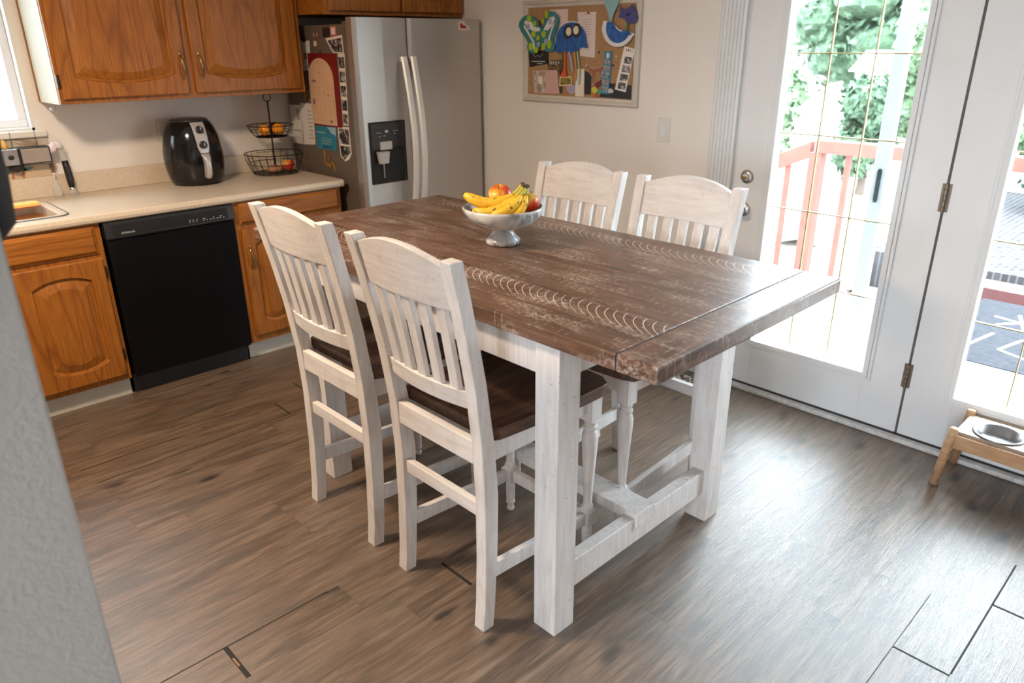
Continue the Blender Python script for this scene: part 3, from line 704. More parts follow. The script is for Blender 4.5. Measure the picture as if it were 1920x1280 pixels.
for x_, y_, z_, r_, lb in ((-1.150, -.165, 1.168, .032, 'orange at the left of the upper wire basket'), (-1.075, -.185, 1.170, .034, 'orange at the right of the upper wire basket')):
    bm = bmesh.new(); sphere(bm, (0, 0, 0), r_, 1, 1, .95); o = finish('orange', bm, ORN, None, 0, True, (x_, y_, z_-.003)); tag(o, lb, 'fruit')
    bm = bmesh.new(); lathe(bm, [(.003, r_*.93), (.002, r_*.97)], n=8); finish('stem', bm, C3('green_stub', 90, 100, 40), o)
bm = bmesh.new(); sphere(bm, (0, 0, 0), .034, 1, 1, 1.25); o = finish('avocado', bm, C3('avocado_skin', 38, 30, 24, .5), None, 0, True, (-1.060, -.115, 1.165), (1.2, .3, 0)); tag(o, 'dark avocado at the back of the upper wire basket', 'fruit')
def m_apple():
    n = N('red_and_yellow_apple'); x, y, z = n.xyz(); f = n.noise(n.mapv((9, 9, 2.5)), 4, 4, .6); b = n.noise(n.c, 11, 1)
    k_ = n.math('ADD', n.math('MULTIPLY', f, .45), n.math('MULTIPLY', b, .7))
    return n.done(n.ramp(k_, [(.50, srgb(235, 190, 75)), (.56, srgb(225, 120, 50)), (.66, srgb(190, 45, 30))]), .28)
APL = m_apple()
def apple(loc, r_, lb, rot=(0, 0, 0), group=None):
    bm = bmesh.new(); pr_ = []
    for j in range(15):
        t = PI*j/14; rr_ = math.sin(t)*(1.0+.06*math.cos(t)); zz = math.cos(t)*.88-.20*math.exp(-(math.sin(t)/.30)**2)*(1 if math.cos(t) > 0 else -.6)
        pr_.append((max(rr_, .01)*r_, zz*r_))
    lathe(bm, pr_[::-1], n=28); o = finish('apple', bm, APL, None, 0, True, loc, rot); tag(o, lb, 'fruit')
    bm = bmesh.new(); tube(bm, [(0, 0, r_*.62), (.002, 0, r_*.9), (.005, 0, r_*1.08)], .0015, 6); finish('stem', bm, C3('apple_stalk', 80, 55, 30), o)
apple((-1.045, -.200, .962), .038, 'red and yellow apple in the lower wire basket')
bm = bmesh.new(); sphere(bm, (0, 0, 0), .040, 1.3, .9, .5); tag(finish('potato', bm, C3('tan_potato', 175, 125, 90), None, 0, True, (-1.125, -.18, .945)), 'flattish tan tuber at the bottom of the lower wire basket', 'vegetable')

# dish brush holder
db = thing('dish_brush', 'dish brush with white head and black grip standing behind the sink', 'brush', (-2.160, -.035, .914))
bm = bmesh.new(); tube(bm, [(-.001, 0, .042), (-.001, 0, .080), (-.004, .004, .140), (-.006, .006, .172)], [.014, .017, .016, .015], 14); finish('grip', bm, BLKM, db, 0, True)
bm = bmesh.new(); tube(bm, [(-.006, .006, .172), (-.008, .008, .205), (-.010, .009, .235)], [.0145, .0165, .015], 14); finish('soap_chamber', bm, CLEARP, db, 0, True)
bm = bmesh.new(); tube(bm, [(-.008, .009, .232), (-.022, .004, .252), (-.034, .0, .240)], [.016, .022, .022], 14); finish('brush_head', bm, WPL, db, 0, True)
bm = bmesh.new(); tube(bm, [(-.034, 0, .258), (-.052, -.003, .238), (-.054, -.004, .212)], [.016, .022, .018], 12); finish('bristles', bm, C3('pale_pink_bristles', 225, 210, 215, .8), db, 0, True)
bm = bmesh.new(); sphere(bm, (-.001, 0, .027), .017, 1, 1, 1.3); finish('end_cap', bm, CHROME, db, 0, True)
bm = bmesh.new(); lathe(bm, [(.026, 0), (.028, .010), (.026, .012), (.024, .030), (.022, .032)], n=24, cap=False); finish('holder', bm, CLEARP, db, 0, True)
bt = thing('soap_bottle', 'small clear glass soap bottle standing behind the sink corner', 'bottle', (-2.230, -.040, .914))
bm = bmesh.new(); lathe(bm, [(.004, .002), (.020, .002), (.021, .01), (.021, .055), (.012, .072), (.009, .08), (.009, .088)], n=20); finish('bottle_body', bm, CLEARP, bt, 0, True)
bm = bmesh.new(); lathe(bm, [(.0025, .088), (.0025, .118)], n=8); B(bm, -.007, .007, -.004, .004, .112, .120); finish('pump', bm, WPL, bt)

# silver appliance on the wall below the window
ra = thing('can_opener', 'silver and black wall-mounted appliance with a round dark knob below the window', 'appliance', (0, 0, 0))
box('housing', -2.440, -2.222, -.055, YW-.013, 1.088, 1.166, BLKM, ra, .006)
o = box('mirror_face', -2.350, -2.230, -.0585, -.055, 1.094, 1.160, flat('satin_reflective_face', (.55, .47, .40), .28, .7), ra, .003)
box('knob_plate', -2.436, -2.364, -.0585, -.055, 1.090, 1.164, CHROME, ra, .003)
bm = bmesh.new(); lathe(bm, [(.012, 0), (.012, .008), (.009, .012)], n=20); finish('knob', bm, BLKM, ra, 0, False, (-2.395, -.0585, 1.127), (PI/2, 0, 0))
bm = bmesh.new(); sphere(bm, (-2.375, -.015, 1.078), .035, 1, .7, .8); finish('drip_cup', bm, BLKM, ra, 0, True)
TQ = C3('teal_glaze', 95, 135, 130, .3); TER = C3('terracotta_glaze', 170, 105, 80, .4)
tl = prism_xz('picture_tile', [(-2.46, 1.016), (-2.222, 1.016), (-2.235, 1.074), (-2.46, 1.074)], YW-.020, YW-.013, C3('beige_tile', 200, 175, 145, .3), None)
tag(tl, 'beige tile painted with teal leaves and terracotta stems below the silver appliance', 'tile')
for (a, b, rx, rz, ro) in ((-2.425, 1.052, .030, .018, .3), (-2.325, 1.060, .026, .009, .2), (-2.345, 1.062, .018, .007, -.4)):
    prism_xz('leaf_print', oval(a, b, rx, rz, 14, ro), YW-.0215, YW-.0195, TQ, tl)
for a in (-2.395, -2.350):
    prism_xz('stem_print', [(a-.006, 1.018), (a+.006, 1.018), (a+.010, 1.066), (a+.002, 1.066)], YW-.0215, YW-.0195, TER, tl)
bm = bmesh.new(); lathe(bm, [(.015, 0), (.016, .01), (.009, .032), (.004, .04)], n=5)
tag(finish('ornament', bm, C3('yellow_wood', 225, 175, 90), None, 0, False, (-2.405, -.022, 1.1665)), 'small yellow pointed ornament standing on the silver appliance', 'ornament')

# black bag hanging behind the foreground wall
bg_ = thing('black_bag', 'black rounded bag hanging behind the grey wall end at the left frame edge', 'bag', (0, 0, 0))
bm = bmesh.new()
secs = [(0.0, 0.55), (.012, .8), (.04, .97), (.10, 1.0), (.25, 1.0), (.40, .9), (.46, .6)]
loft(bm, [rr(-3.109-(.150*k_), -3.109+(.150*k_), -3.02-.045*min(1, k_), -3.02+.045*min(1, k_), .035*k_, 1.342+z_, 5) for z_, k_ in secs])
finish('bag_body', bm, flat('black_padded_fabric', (.012, .011, .016), .6), bg_, 0, True)
bm = bmesh.new(); tube(bm, [(-3.17, -3.04, 1.79), (-3.14, -3.06, 1.9), (-3.115, -3.078, 1.93), (-3.09, -3.06, 1.9), (-3.06, -3.04, 1.79)], .006, 8); finish('strap', bm, BLKM, bg_, 0, True)

# ------------------------------------------------------------------ dining table
TX0, TX1, TY0, TY1, TH = -1.947, -1.021, -3.474, -1.585, .966
t = thing('dining_table', 'farmhouse dining table with dark worn plank top and white distressed legs', 'table')
box('tabletop', TX0, TX1, -3.357, -1.70, .921, TH, TBL, t, .004)
for a, b in ((TY0, -3.3585), (-1.6985, TY1)):
    o = box('breadboard_end', TX0, TX1, a, b, .9205, TH, TBL, t, .006)
LW = .084
for x_, y_ in ((-1.928, -3.171), (-1.125, -3.171), (-1.928, -1.972), (-1.125, -1.972)):
    box('leg', x_, x_+LW, y_, y_+LW, .0, .9203, WHT, t, .002)
for x_ in (-1.914, -1.073):
    box('apron', x_, x_+.022, -3.0872, -1.9718, .818, .9203, WHT, t, .002)
for y_ in (-3.158, -1.922):
    box('apron', -1.8442, -1.1248, y_, y_+.022, .818, .9203, WHT, t, .002)
for y_ in (-3.150, -1.952):
    box('end_stretcher', -1.8442, -1.1248, y_, y_+.042, .110, .205, WHT, t, .003)
bm = bmesh.new(); B(bm, -1.530, -1.435, -3.158, -1.902, .188, .224)
B(bm, -1.530, -1.435, -3.158, -3.1502, .165, .188); B(bm, -1.530, -1.435, -1.9098, -1.902, .165, .188)
finish('centre_stretcher', bm, WHT, t, .002)

# ------------------------------------------------------------------ chairs
XO = [(0, .002), (.08, .010), (.25, .018), (.45, .020), (.62, .012), (.80, -.010), (.95, -.038), (1.06, -.062), (1.15, -.084)]
def xo(z):
    for (a, b), (c, d) in zip(XO, XO[1:]):
        if z <= c: return b+(d-b)*(z-a)/(c-a)
    return XO[-1][1]
def dep(z): return .040+.010*math.exp(-((z-.45)/.25)**2)
def yo(z): return .211+.014*max(0, (z-.6)/.55)
def make_chair(label):
    c = thing('dining_chair', label, 'chair', group='chairs round the dining table')
    for s_ in (-1, 1):
        bm = bmesh.new(); secs = []
        for z_ in (0, .04, .08, .15, .25, .35, .45, .54, .62, .70, .80, .88, .95, 1.0, 1.06, 1.11, 1.15):
            a = s_*yo(z_); b = s_*(yo(z_)-.042); secs.append((xo(z_), xo(z_)+dep(z_), min(a, b), max(a, b), z_+0.0))
        boxloft(bm, secs); finish('rear_leg', bm, WHT, c, .0025)
    # crest rail, curved in plan with an arched top
    def curved(name, zb_, zt_, th, bow, n_=18, arch=0):
        bm = bmesh.new(); rings = []
        for i in range(n_+1):
            u_ = -1+2*i/n_; zt2 = zt_+arch*(1-u_*u_); w_ = yo((zb_+zt_)/2)-.040; y_ = u_*w_
            cx0 = xo(zb_)+dep(zb_)/2-bow*(1-u_*u_); cx1 = xo(zt2)+dep(zt2)/2-bow*(1-u_*u_)
            rings.append([(cx0-th/2, y_, zb_), (cx0+th/2, y_, zb_), (cx1+th/2, y_, zt2), (cx1-th/2, y_, zt2)])
        loft(bm, rings); finish(name, bm, WHTY, c, .002)
    curved('crest_rail', 1.012, 1.128, .024, .016, arch=.038)
    curved('back_rail', .724, .776, .026, .020)
    for k_ in range(5):
        y_ = (k_-2)*.0635; bm = bmesh.new(); secs = []
        for i in range(6):
            z_ = .770+(1.018-.770)*i/5; f_ = 1-(y_/.19)**2; sp_ = 1+.05*i/5
            xc = xo(z_)+dep(z_)/2-(.020-.004*i/5)*f_; secs.append((xc-.008, xc+.008, y_*sp_-.0175, y_*sp_+.0175, z_))
        boxloft(bm, secs); finish('slat', bm, WHT, c, .0015)
    # scooped seat
    bm = bmesh.new(); nx, ny = 18, 20; x0_, x1_ = .0640, .540; G = []
    for i in range(nx+1):
        u_ = i/nx; row = []
        x_ = x0_+(x1_-x0_)*u_; hw = .205+.030*min(1, u_*1.5)
        if u_ > .90: hw -= .045*(1-math.sqrt(max(0, 1-((u_-.90)/.10)**2)))
        if u_ < .06: hw -= .012*(1-math.sqrt(max(0, 1-((.06-u_)/.06)**2)))
        for j in range(ny+1):
            v_ = -1+2*j/ny; fx = math.exp(-((u_-.38)/.33)**2); fy = math.exp(-((abs(v_)-.45)/.33)**2)
            row.append(bm.verts.new((x_+(.010*(1-v_*v_) if u_ == 1 else 0), hw*v_, .654-.014*fx*fy)))
        G.append(row)
    Gb = [[bm.verts.new((q.co.x if i_ < nx else q.co.x-.008, q.co.y*.985, .6125)) for q in r_] for i_, r_ in enumerate(G)]
    for i in range(nx):
        for j in range(ny):
            bm.faces.new((G[i][j], G[i+1][j], G[i+1][j+1], G[i][j+1])); bm.faces.new((Gb[i][j], Gb[i][j+1], Gb[i+1][j+1], Gb[i+1][j]))
    bd = [(i, 0) for i in range(nx)] + [(nx, j) for j in range(ny)] + [(i, ny) for i in range(nx, 0, -1)] + [(0, j) for j in range(ny, 0, -1)]
    for k_ in range(len(bd)):
        a, b = bd[k_], bd[(k_+1) % len(bd)]; bm.faces.new((G[a[0]][a[1]], Gb[a[0]][a[1]], Gb[b[0]][b[1]], G[b[0]][b[1]]))
    finish('seat', bm, SEATM, c, .003)
    box('seat_rail', .016, .040, -.1685, .1685, .552, .624, WHTY, c, .002)
    for s_ in (-1, 1):
        bm = bmesh.new(); a, b = sorted((s_*.172, s_*.192)); B(bm, .0620, .472, a, b, .548, .6122); finish('seat_rail', bm, WHT, c, .002)
    box('seat_rail', .486, .506, -.160, .160, .548, .6122, WHT, c, .002)
    for s_ in (-1, 1):
        bm = bmesh.new(); cx, cy = .496, s_*.184
        B(bm, cx-.024, cx+.024, cy-.024, cy+.024, .520, .6122)
        boxloft(bm, [(cx-.012, cx+.012, cy-.012, cy+.012, .512), (cx-.024, cx+.024, cy-.024, cy+.024, .522)])
        lathe(bm, [(.015, .190), (.021, .194), (.019, .200), (.0145, .208), (.0150, .24), (.0185, .31), (.0235, .39), (.0265, .44), (.0265, .462), (.022, .478), (.0185, .482), (.0235, .488), (.0235, .496), (.018, .502), (.019, .506), (.022, .510), (.015, .516)], cx, cy, 24)
        B(bm, cx-.0235, cx+.0235, cy-.0235, cy+.0235, .130, .180)
        boxloft(bm, [(cx-.0235, cx+.0235, cy-.0235, cy+.0235, .180), (cx-.013, cx+.013, cy-.013, cy+.013, .1915)])
        boxloft(bm, [(cx-.014, cx+.014, cy-.014, cy+.014, .121), (cx-.0235, cx+.0235, cy-.0235, cy+.0235, .130)])
        lathe(bm, [(.011, 0), (.014, .004), (.014, .012), (.011, .018), (.0125, .028), (.017, .034), (.0175, .040), (.015, .045), (.0165, .06), (.0175, .095), (.0165, .115), (.014, .122)], cx, cy, 24)
        finish('front_leg', bm, WHT, c)
    for s_ in (-1, 1):
        bm = bmesh.new(); y_ = s_*.186; a, b = y_-.010, y_+.010
        loft(bm, [[(.063, a, .158), (.063, b, .158), (.063, b, .208), (.063, a, .208)], [(.4735, a, .134), (.4735, b, .134), (.4735, b, .178), (.4735, a, .178)]]); finish('side_stretcher', bm, WHT, c, .0015)
    box('back_stretcher', .028, .050, -.1685, .1685, .376, .418, WHTY, c, .002)
    box('front_stretcher', .484, .508, -.1595, .1595, .136, .178, WHT, c, .002)
    return c
def dup(root, loc, rz, label):
    r = root.copy(); COL.objects.link(r); r.location = loc; r.rotation_euler = (0, 0, rz); r['label'] = label
    for ch in list(root.children):
        q = ch.copy(); COL.objects.link(q); q.parent = r
    return r
ch = make_chair('white slat-back dining chair in front, nearest the big table leg, back to the viewer')
ch.location = (-2.066, -2.802, 0)
dup(ch, (-2.066, -2.238, 0), 0, 'white slat-back dining chair nearest the black dishwasher, back to the viewer')
dup(ch, (-.905, -2.294, 0), PI, 'white slat-back dining chair on the far side of the table, behind the fruit bowl')
dup(ch, (-.905, -2.812, 0), PI, 'white slat-back dining chair on the far side of the table, next to the glazed door')

# ------------------------------------------------------------------ fruit bowl
bc = Vector((-1.440, -2.455, TH+.0004))
bm = bmesh.new()
pr_ = [(.056, .0), (.060, .003), (.061, .012), (.058, .018), (.046, .030), (.034, .046), (.033, .055), (.050, .059), (.088, .066), (.115, .079), (.132, .100), (.1395, .122), (.1385, .130), (.135, .131), (.131, .127), (.120, .104), (.095, .086), (.05, .076), (.004, .074)]
lathe(bm, pr_, n=56); o = finish('pedestal_bowl', bm, MARBLE, None, 0, True, bc, (0, 0, 1.0)); tag(o, 'white marble pedestal bowl of bananas and apples on the dining table', 'bowl')
vd = Vector((.69, .72, 0)); vr = Vector((.72, -.69, 0))     # away from and across the view
def bl(a, b, z): return bc+vr*a+vd*b+Vector((0, 0, z))
def m_banana():
    n = N('banana_peel'); x, y, z = n.xyz(); f = n.noise(n.c, 22, 3, .6, .6); s_ = n.noise(n.mapv((18, 18, 18)), 2.4, 2)
    c = n.ramp(f, [(.3, srgb(238, 180, 35)), (.7, srgb(250, 212, 70))]); c = n.mix(n.ramp(s_, [(.60, 0.0), (.67, .9)]), c, srgb(90, 50, 25)); return n.done(c, .42)
BAN = m_banana(); BST = C3('banana_stem_green', 190, 180, 70, .5); BTIP = C3('banana_tip_brown', 80, 55, 40, .7)
crown = bl(.068, -.012, .205)
def banana(end, mid1, mid2, label, r_=.0195, sweep=None):
    p0, p1, p2, p3 = [Vector(q) for q in (crown, mid1, mid2, end)]
    pts, rad_ = [], []
    for i in range(23):
        t_ = i/22; q = p0*(1-t_)**3+p1*3*t_*(1-t_)**2+p2*3*t_*t_*(1-t_)+p3*t_**3; pts.append(q)
        k_ = .36+.64*min(1, max(0, (t_-.16)/.20)); k_ *= (1 if t_ < .78 else max(.30, math.sqrt(max(0, 1-((t_-.78)/.235)**2))))
        rad_.append(r_*k_)
    o = thing('banana', label, 'fruit', group='bananas in the marble bowl')
    bm = bmesh.new(); tube(bm, pts[4:], rad_[4:], 7); q = finish('peel', bm, BAN, o, 0, True)
    sb = q.modifiers.new('s', 'SUBSURF'); sb.levels = 1; sb.render_levels = 1
    bm = bmesh.new(); tube(bm, pts[:5], rad_[:5], 10); finish('stem', bm, BST, o, 0, True)
    bm = bmesh.new(); d_ = (pts[-1]-pts[-2]).normalized(); tube(bm, [pts[-1]-d_*.002, pts[-1]+d_*.004], [.0055, .0035], 8); finish('tip', bm, BTIP, o, 0, True)
    bm = bmesh.new(); d_ = (pts[1]-pts[0]).normalized(); sphere(bm, pts[0]-d_*.002, .0095, 1, 1, .9, 10, 6); finish('stem_end', bm, BTIP, o, 0, True)
    return o
banana(bl(-.133, -.020, .178), bl(.020, -.030, .140), bl(-.055, -.055, .128), 'uppermost banana, its tip rising over the left rim of the marble bowl', .0225)
crown = bl(.072, -.022, .200)
banana(bl(-.104, -.050, .128), bl(.035, -.062, .150), bl(-.030, -.085, .108), 'second banana from the top, lying along the front rim of the bowl', .0190)
crown = bl(.078, -.022, .196)
banana(bl(-.040, -.075, .120), bl(.058, -.070, .160), bl(.010, -.095, .115), 'bruised banana lying in the front middle of the bowl', .0185)
crown = bl(.084, -.016, .198)
banana(bl(.020, -.070, .112), bl(.078, -.055, .155), bl(.060, -.085, .110), 'shortest-looking banana, pointing down at the front right of the bowl', .0185)
apple(bl(-.010, .050, .158), .042, 'red apple behind the bananas at the top of the marble bowl', (.3, -.5, 0))
apple(bl(.088, .014, .138), .041, 'red and yellow apple at the right rim of the marble bowl', (.2, .5, .6))
apple(bl(-.045, .045, .115), .036, 'apple low at the back left of the marble bowl, mostly hidden', (.2, .3, .2))

# ------------------------------------------------------------------ pet feeder
pf = thing('pet_feeder', 'low wooden pet feeder stand on angled round legs in front of the right door', 'feeder', (0, 0, 0))
n = N('light_oiled_wood'); g = n.noise(n.mapv((16, 3, 16)), 3, 4, .6, .4); LWD = n.done(n.ramp(g, [(.3, (.44, .24, .12)), (.7, (.60, .37, .21))]), .4)
bm = bmesh.new(); n_ = 40; cy_, cx_ = -3.815, -.150; x0_, x1_, y0_, y1_ = -.235, -.045, -4.22, -3.690
def hole(z, r_): return [(cx_+r_*math.cos(2*PI*i/n_), cy_+r_*math.sin(2*PI*i/n_), z) for i in range(n_)]
def outer(z):
    out = []
    for i in range(n_):
        a = 2*PI*i/n_; ca, sa = math.cos(a), math.sin(a); ts = [(x1_-cx_)/ca if ca > 1e-6 else 1e9, (x0_-cx_)/ca if ca < -1e-6 else 1e9, (y1_-cy_)/sa if sa > 1e-6 else 1e9, (cy_-.20-cy_)/sa if sa < -1e-6 else 1e9]
        k_ = min(ts); out.append((cx_+k_*ca, cy_+k_*sa, z))
    return out
R = loft(bm, [hole(.232, .076), outer(.232), outer(.216), hole(.216, .076)], cap=False)
for i in range(n_):
    j = (i+1) % n_; bm.faces.new((R[3][i], R[3][j], R[0][j], R[0][i]))
B(bm, x0_, x1_, y0_, cy_-.2002, .216, .232)
finish('top_board', bm, flat('pale_birch_board', (.36, .28, .21), .5), pf)
for x_ in (-.250, -.045): box('rail', x_, x_+.014, y0_, y1_+.0, .165, .220, LWD, pf, .002)
for x_, y_ in ((-.252, -3.688), (-.038, -3.688), (-.252, -4.222), (-.038, -4.222)):
    sx_ = -1 if x_ < -.1 else 1; sy_ = 1 if y_ > -4 else -1; dx_ = -.014 if sx_ < 0 else .0
    bm = bmesh.new(); tube(bm, [(x_+dx_, y_+sy_*.022, .001), (x_, y_, .245), (x_, y_, .250)], [.0165, .0165, .014], 18); finish('leg', bm, LWD, pf, 0, True)
BOWLM = flat('brushed_bowl_steel', (.34, .34, .35), .32, .9)
bm = bmesh.new(); lathe(bm, [(.004, .178), (.052, .180), (.070, .198), (.0745, .2325), (.086, .2325), (.088, .236), (.084, .239), (.074, .234), (.067, .202), (.050, .187), (.004, .185)], cx_, cy_, 40); tag(finish('pet_bowl', bm, BOWLM, None, 0, True), 'round stainless bowl sunk in the wooden pet feeder', 'bowl')

# leopard print pad by the wall behind the far chairs
n = N('leopard_print'); vo = n.n('TexVoronoi', i_Vector=n.c, i_Scale=42.0, feature='F1').outputs['Distance']
LEO = n.done(n.ramp(vo, [(.28, (.20, .15, .11)), (.36, (.02, .018, .018)), (.46, (.02, .018, .018)), (.54, (.62, .57, .52))]), .8)
o = box('floor_mat', -.275, -.10, -2.52, -2.33, .001, .012, LEO, None, .003); tag(o, 'small animal-print mat on the floor behind the far chairs', 'mat')

# ------------------------------------------------------------------ light switch
o = box('light_switch', -.008, -.0005, -2.141, -2.069, 1.157, 1.272, WPL, None, .002); tag(o, 'white light switch plate on the wall below the cork board', 'light switch')
box('rocker', -.012, -.007, -2.121, -2.089, 1.182, 1.247, TRIM, o, .001)

# ------------------------------------------------------------------ cork board
cb = thing('cork_board', 'cork notice board in a whitish frame full of children\'s crafts', 'notice board', (0, 0, 0))
n = N('cork'); f = n.noise(n.c, 120, 4, .7); CORK = n.done(n.ramp(f, [(.3, (.30, .165, .075)), (.7, (.48, .29, .15))]), .9)
box('cork_panel', -.012, -.0005, -1.90, -1.165, 1.345, 1.797, CORK, cb)
FRM = flat('greige_frame_paint', (.60, .55, .49), .4)
oY0, oY1, oZ0, oZ1 = -1.940, -1.131, 1.311, 1.832
bm = bmesh.new()
def fl(i, x): return [(x, oY0+i, oZ0+i), (x, oY1-i, oZ0+i), (x, oY1-i, oZ1-i), (x, oY0+i, oZ1-i)]
loft(bm, [fl(0, -.0005), fl(0, -.018), fl(.006, -.024), fl(.016, -.024), fl(.022, -.017), fl(.034, -.015), fl(.038, -.010)], cap=False)
finish('frame', bm, FRM, cb)
def pin(name, pts, m, label, cat, x=-.013, th=.0012, parent=None):
    o = prism_yz(name, pts, x-th, x, m, parent)
    if label: tag(o, label, cat)
    return o
# papers first, then crafts in front
o = pin('paper', rect(-1.462, -1.33, 1.60, 1.782), C3('pink_white_paper', 225, 205, 200), 'white sheet with pink lines partly behind the green butterfly', 'paper')
lines(o, 'print', [(-1.35, -1.45, 1.758-.02*i, 1.760-.02*i) for i in range(6)], C3('pale_pink_line', 215, 165, 155), -.0142)
o = pin('paper', [(-1.528, 1.765), (-1.653, 1.764), (-1.655, 1.545), (-1.556, 1.553)], C3('off_white_paper', 222, 208, 203), 'tall printed white sheet held by a red pin, upper middle of the cork board', 'paper')
lines(o, 'print', [(-1.57, -1.62, 1.752, 1.756)] + [(-1.565-.004*(i % 3), -1.625+.006*(i % 2), 1.725-.011*i, 1.7275-.011*i) for i in range(14)], C3('faint_red_print', 190, 150, 145), -.0142)
bm = bmesh.new(); sphere(bm, (-.019, -1.605, 1.760), .006, 1, 1, 1, 10, 6); tag(finish('push_pin', bm, C3('red_pin', 190, 30, 35, .3), None, 0, True), 'red push pin at the top of the tall printed sheet', 'pin')
for y_, z_, c_, lb in ((-1.683, 1.572, (40, 110, 70), 'green'), (-1.800, 1.553, (225, 215, 205), 'white'), (-1.779, 1.510, (50, 50, 120), 'dark blue')):
    bm = bmesh.new(); sphere(bm, (-.016, y_, z_), .0055, 1, 1, 1, 10, 6); tag(finish('push_pin', bm, C3(lb.replace(' ', '_')+'_pin', *c_, .3), None, 0, True), lb+' push pin in the bare cork between the strips', 'pin')
o = pin('card', [(-1.170, 1.575), (-1.325, 1.580), (-1.327, 1.512), (-1.182, 1.492)], C3('black_card', 28, 30, 36, .4), 'black card with a line drawing under the green butterfly', 'card')
lines(o, 'print', [(-1.20, -1.30, 1.521, 1.525), (-1.24, -1.28, 1.510, 1.513)], PAPER, -.0142)
bm = bmesh.new(); tube(bm, [(-.0146, y, z) for y, z in ((-1.205, 1.565), (-1.225, 1.545), (-1.245, 1.556), (-1.26, 1.545), (-1.285, 1.565))], .0009, 5); finish('line_drawing', bm, PAPER, o)
n = N('dark_foliage_photo'); f = n.noise(n.c, 45, 3, .6); PH1 = n.done(n.ramp(f, [(.4, srgb(45, 35, 22)), (.6, srgb(120, 95, 60))]), .4)
o = pin('photo', [(-1.318, 1.530), (-1.436, 1.533), (-1.432, 1.358), (-1.33, 1.358)], PH1, 'dark brown outdoor photo with white script behind the pink card', 'photo')
lines(o, 'lettering', [(-1.335, -1.340, 1.508, 1.528), (-1.348, -1.353, 1.510, 1.526), (-1.362, -1.367, 1.508, 1.524), (-1.38, -1.385, 1.506, 1.526), (-1.4, -1.405, 1.512, 1.526)], PAPER, -.0142)
o = pin('card', [(-1.206, 1.474), (-1.392, 1.481), (-1.412, 1.357), (-1.220, 1.356)], C3('pale_pink_card', 205, 165, 160), 'pink card with a baby photo at the lower left of the cork board', 'card', -.0145)
n = N('pale_portrait_photo'); f = n.noise(n.c, 40, 3); PH2 = n.done(n.ramp(f, [(.4, srgb(150, 135, 120)), (.6, srgb(205, 195, 185))]), .4)
q = pin('picture', [(-1.212, 1.470), (-1.305, 1.473), (-1.310, 1.359), (-1.224, 1.358)], PH2, None, None, -.0157, .0006, o)
pin('clothing_print', oval(-1.268, 1.425, .020, .022, 14), C3('cream_clothes', 232, 222, 205), None, None, -.0163, .0006, o)
pin('head_print', oval(-1.266, 1.458, .010, .012, 12), C3('skin_tone_print', 195, 135, 110), None, None, -.0163, .0006, o)
n = N('green_snapshot'); f = n.noise(n.c, 60, 2); PH3 = n.done(n.ramp(f, [(.4, srgb(60, 70, 30)), (.6, srgb(170, 150, 60))]), .4)
o = pin('photo', [(-1.414, 1.448), (-1.500, 1.450), (-1.502, 1.405), (-1.410, 1.397)], C3('gold_white_border', 225, 205, 150), 'tiny gold-framed snapshot under the orange streamer', 'photo', -.0155)
pin('picture', [(-1.420, 1.442), (-1.493, 1.444), (-1.495, 1.411), (-1.418, 1.404)], PH3, None, None, -.0167, .0006, o)
o = pin('paper_shape', [(-1.460, 1.405)] + [(-1.50-.040*math.cos(t_), 1.405-.045*math.sin(t_)) for t_ in [PI*i/10 for i in range(1, 10)]][::-1] + [(-1.540, 1.405)][::-1], C3('lavender_paper', 165, 155, 175), 'lavender half-round paper cut-out at the bottom of the cork board', 'paper')
o = pin('paper', rect(-1.587, -1.527, 1.350, 1.489), C3('white_label_strip', 228, 215, 200), 'narrow white sheet under the jellyfish streamers at the bottom', 'paper', -.0135)
o = pin('card', [(-1.588, 1.482), (-1.620, 1.470), (-1.636, 1.452), (-1.634, 1.362), (-1.592, 1.362)], C3('black_glossy_card', 24, 25, 30, .3), 'narrow black card left of the dog cut-out', 'card')
o = pin('card', [(-1.690, 1.353), (-1.748, 1.424), (-1.899, 1.418), (-1.899, 1.349)], C3('charcoal_card', 38, 44, 52, .5), 'charcoal card along the bottom right corner of the cork board', 'card')
dog = [(-1.596, 1.500), (-1.606, 1.509), (-1.617, 1.507), (-1.622, 1.497), (-1.645, 1.492), (-1.69, 1.497), (-1.712, 1.505), (-1.715, 1.490), (-1.706, 1.478), (-1.703, 1.455), (-1.697, 1.455), (-1.690, 1.478), (-1.660, 1.470), (-1.652, 1.42), (-1.645, 1.42), (-1.640, 1.462), (-1.625, 1.475), (-1.615, 1.490)]
o = pin('dog_cutout', [((y_+1.66)*1.07-1.66, (z_-1.475)*1.1+1.475) for y_, z_ in dog], PAPER, 'brown paper dog cut-out with a white edge, facing left on the cork board', 'paper', -.0148)
pin('dog_print', dog, C3('brown_dog_print', 150, 95, 68), None, None, -.0162, .0008, o)
n = N('tiny_snapshots'); f = n.noise(n.c, 55, 2, .5, .5); SNP = n.done(n.ramp(f, [(.35, srgb(40, 90, 130)), (.5, srgb(160, 165, 170)), (.6, srgb(110, 60, 45)), (.7, srgb(210, 200, 190))]), .3)
o = pin('photo_strip', [(-1.719, 1.576), (-1.771, 1.576), (-1.760, 1.369), (-1.706, 1.372)], C3('teal_strip', 50, 130, 160, .4), 'coloured photo strip with blue top beside the dog cut-out', 'photo', -.0170)
for i in range(5):
    z_ = 1.380+.034*i; a_ = -1.711-.0022*i
    pin('picture', rect(a_-.044, a_, z_, z_+.028), SNP, None, None, -.0182, .0006, o)
pin('bird_print', oval(-1.745, 1.556, .010, .014, 12), PAPER, None, None, -.0182, .0006, o)
o = pin('photo_strip', [(-1.845, 1.601), (-1.912, 1.588), (-1.867, 1.383), (-1.797, 1.395)], C3('white_photo_paper', 230, 218, 210, .4), 'tilted white strip of four black and white pictures at the right of the cork board', 'photo', -.0150)
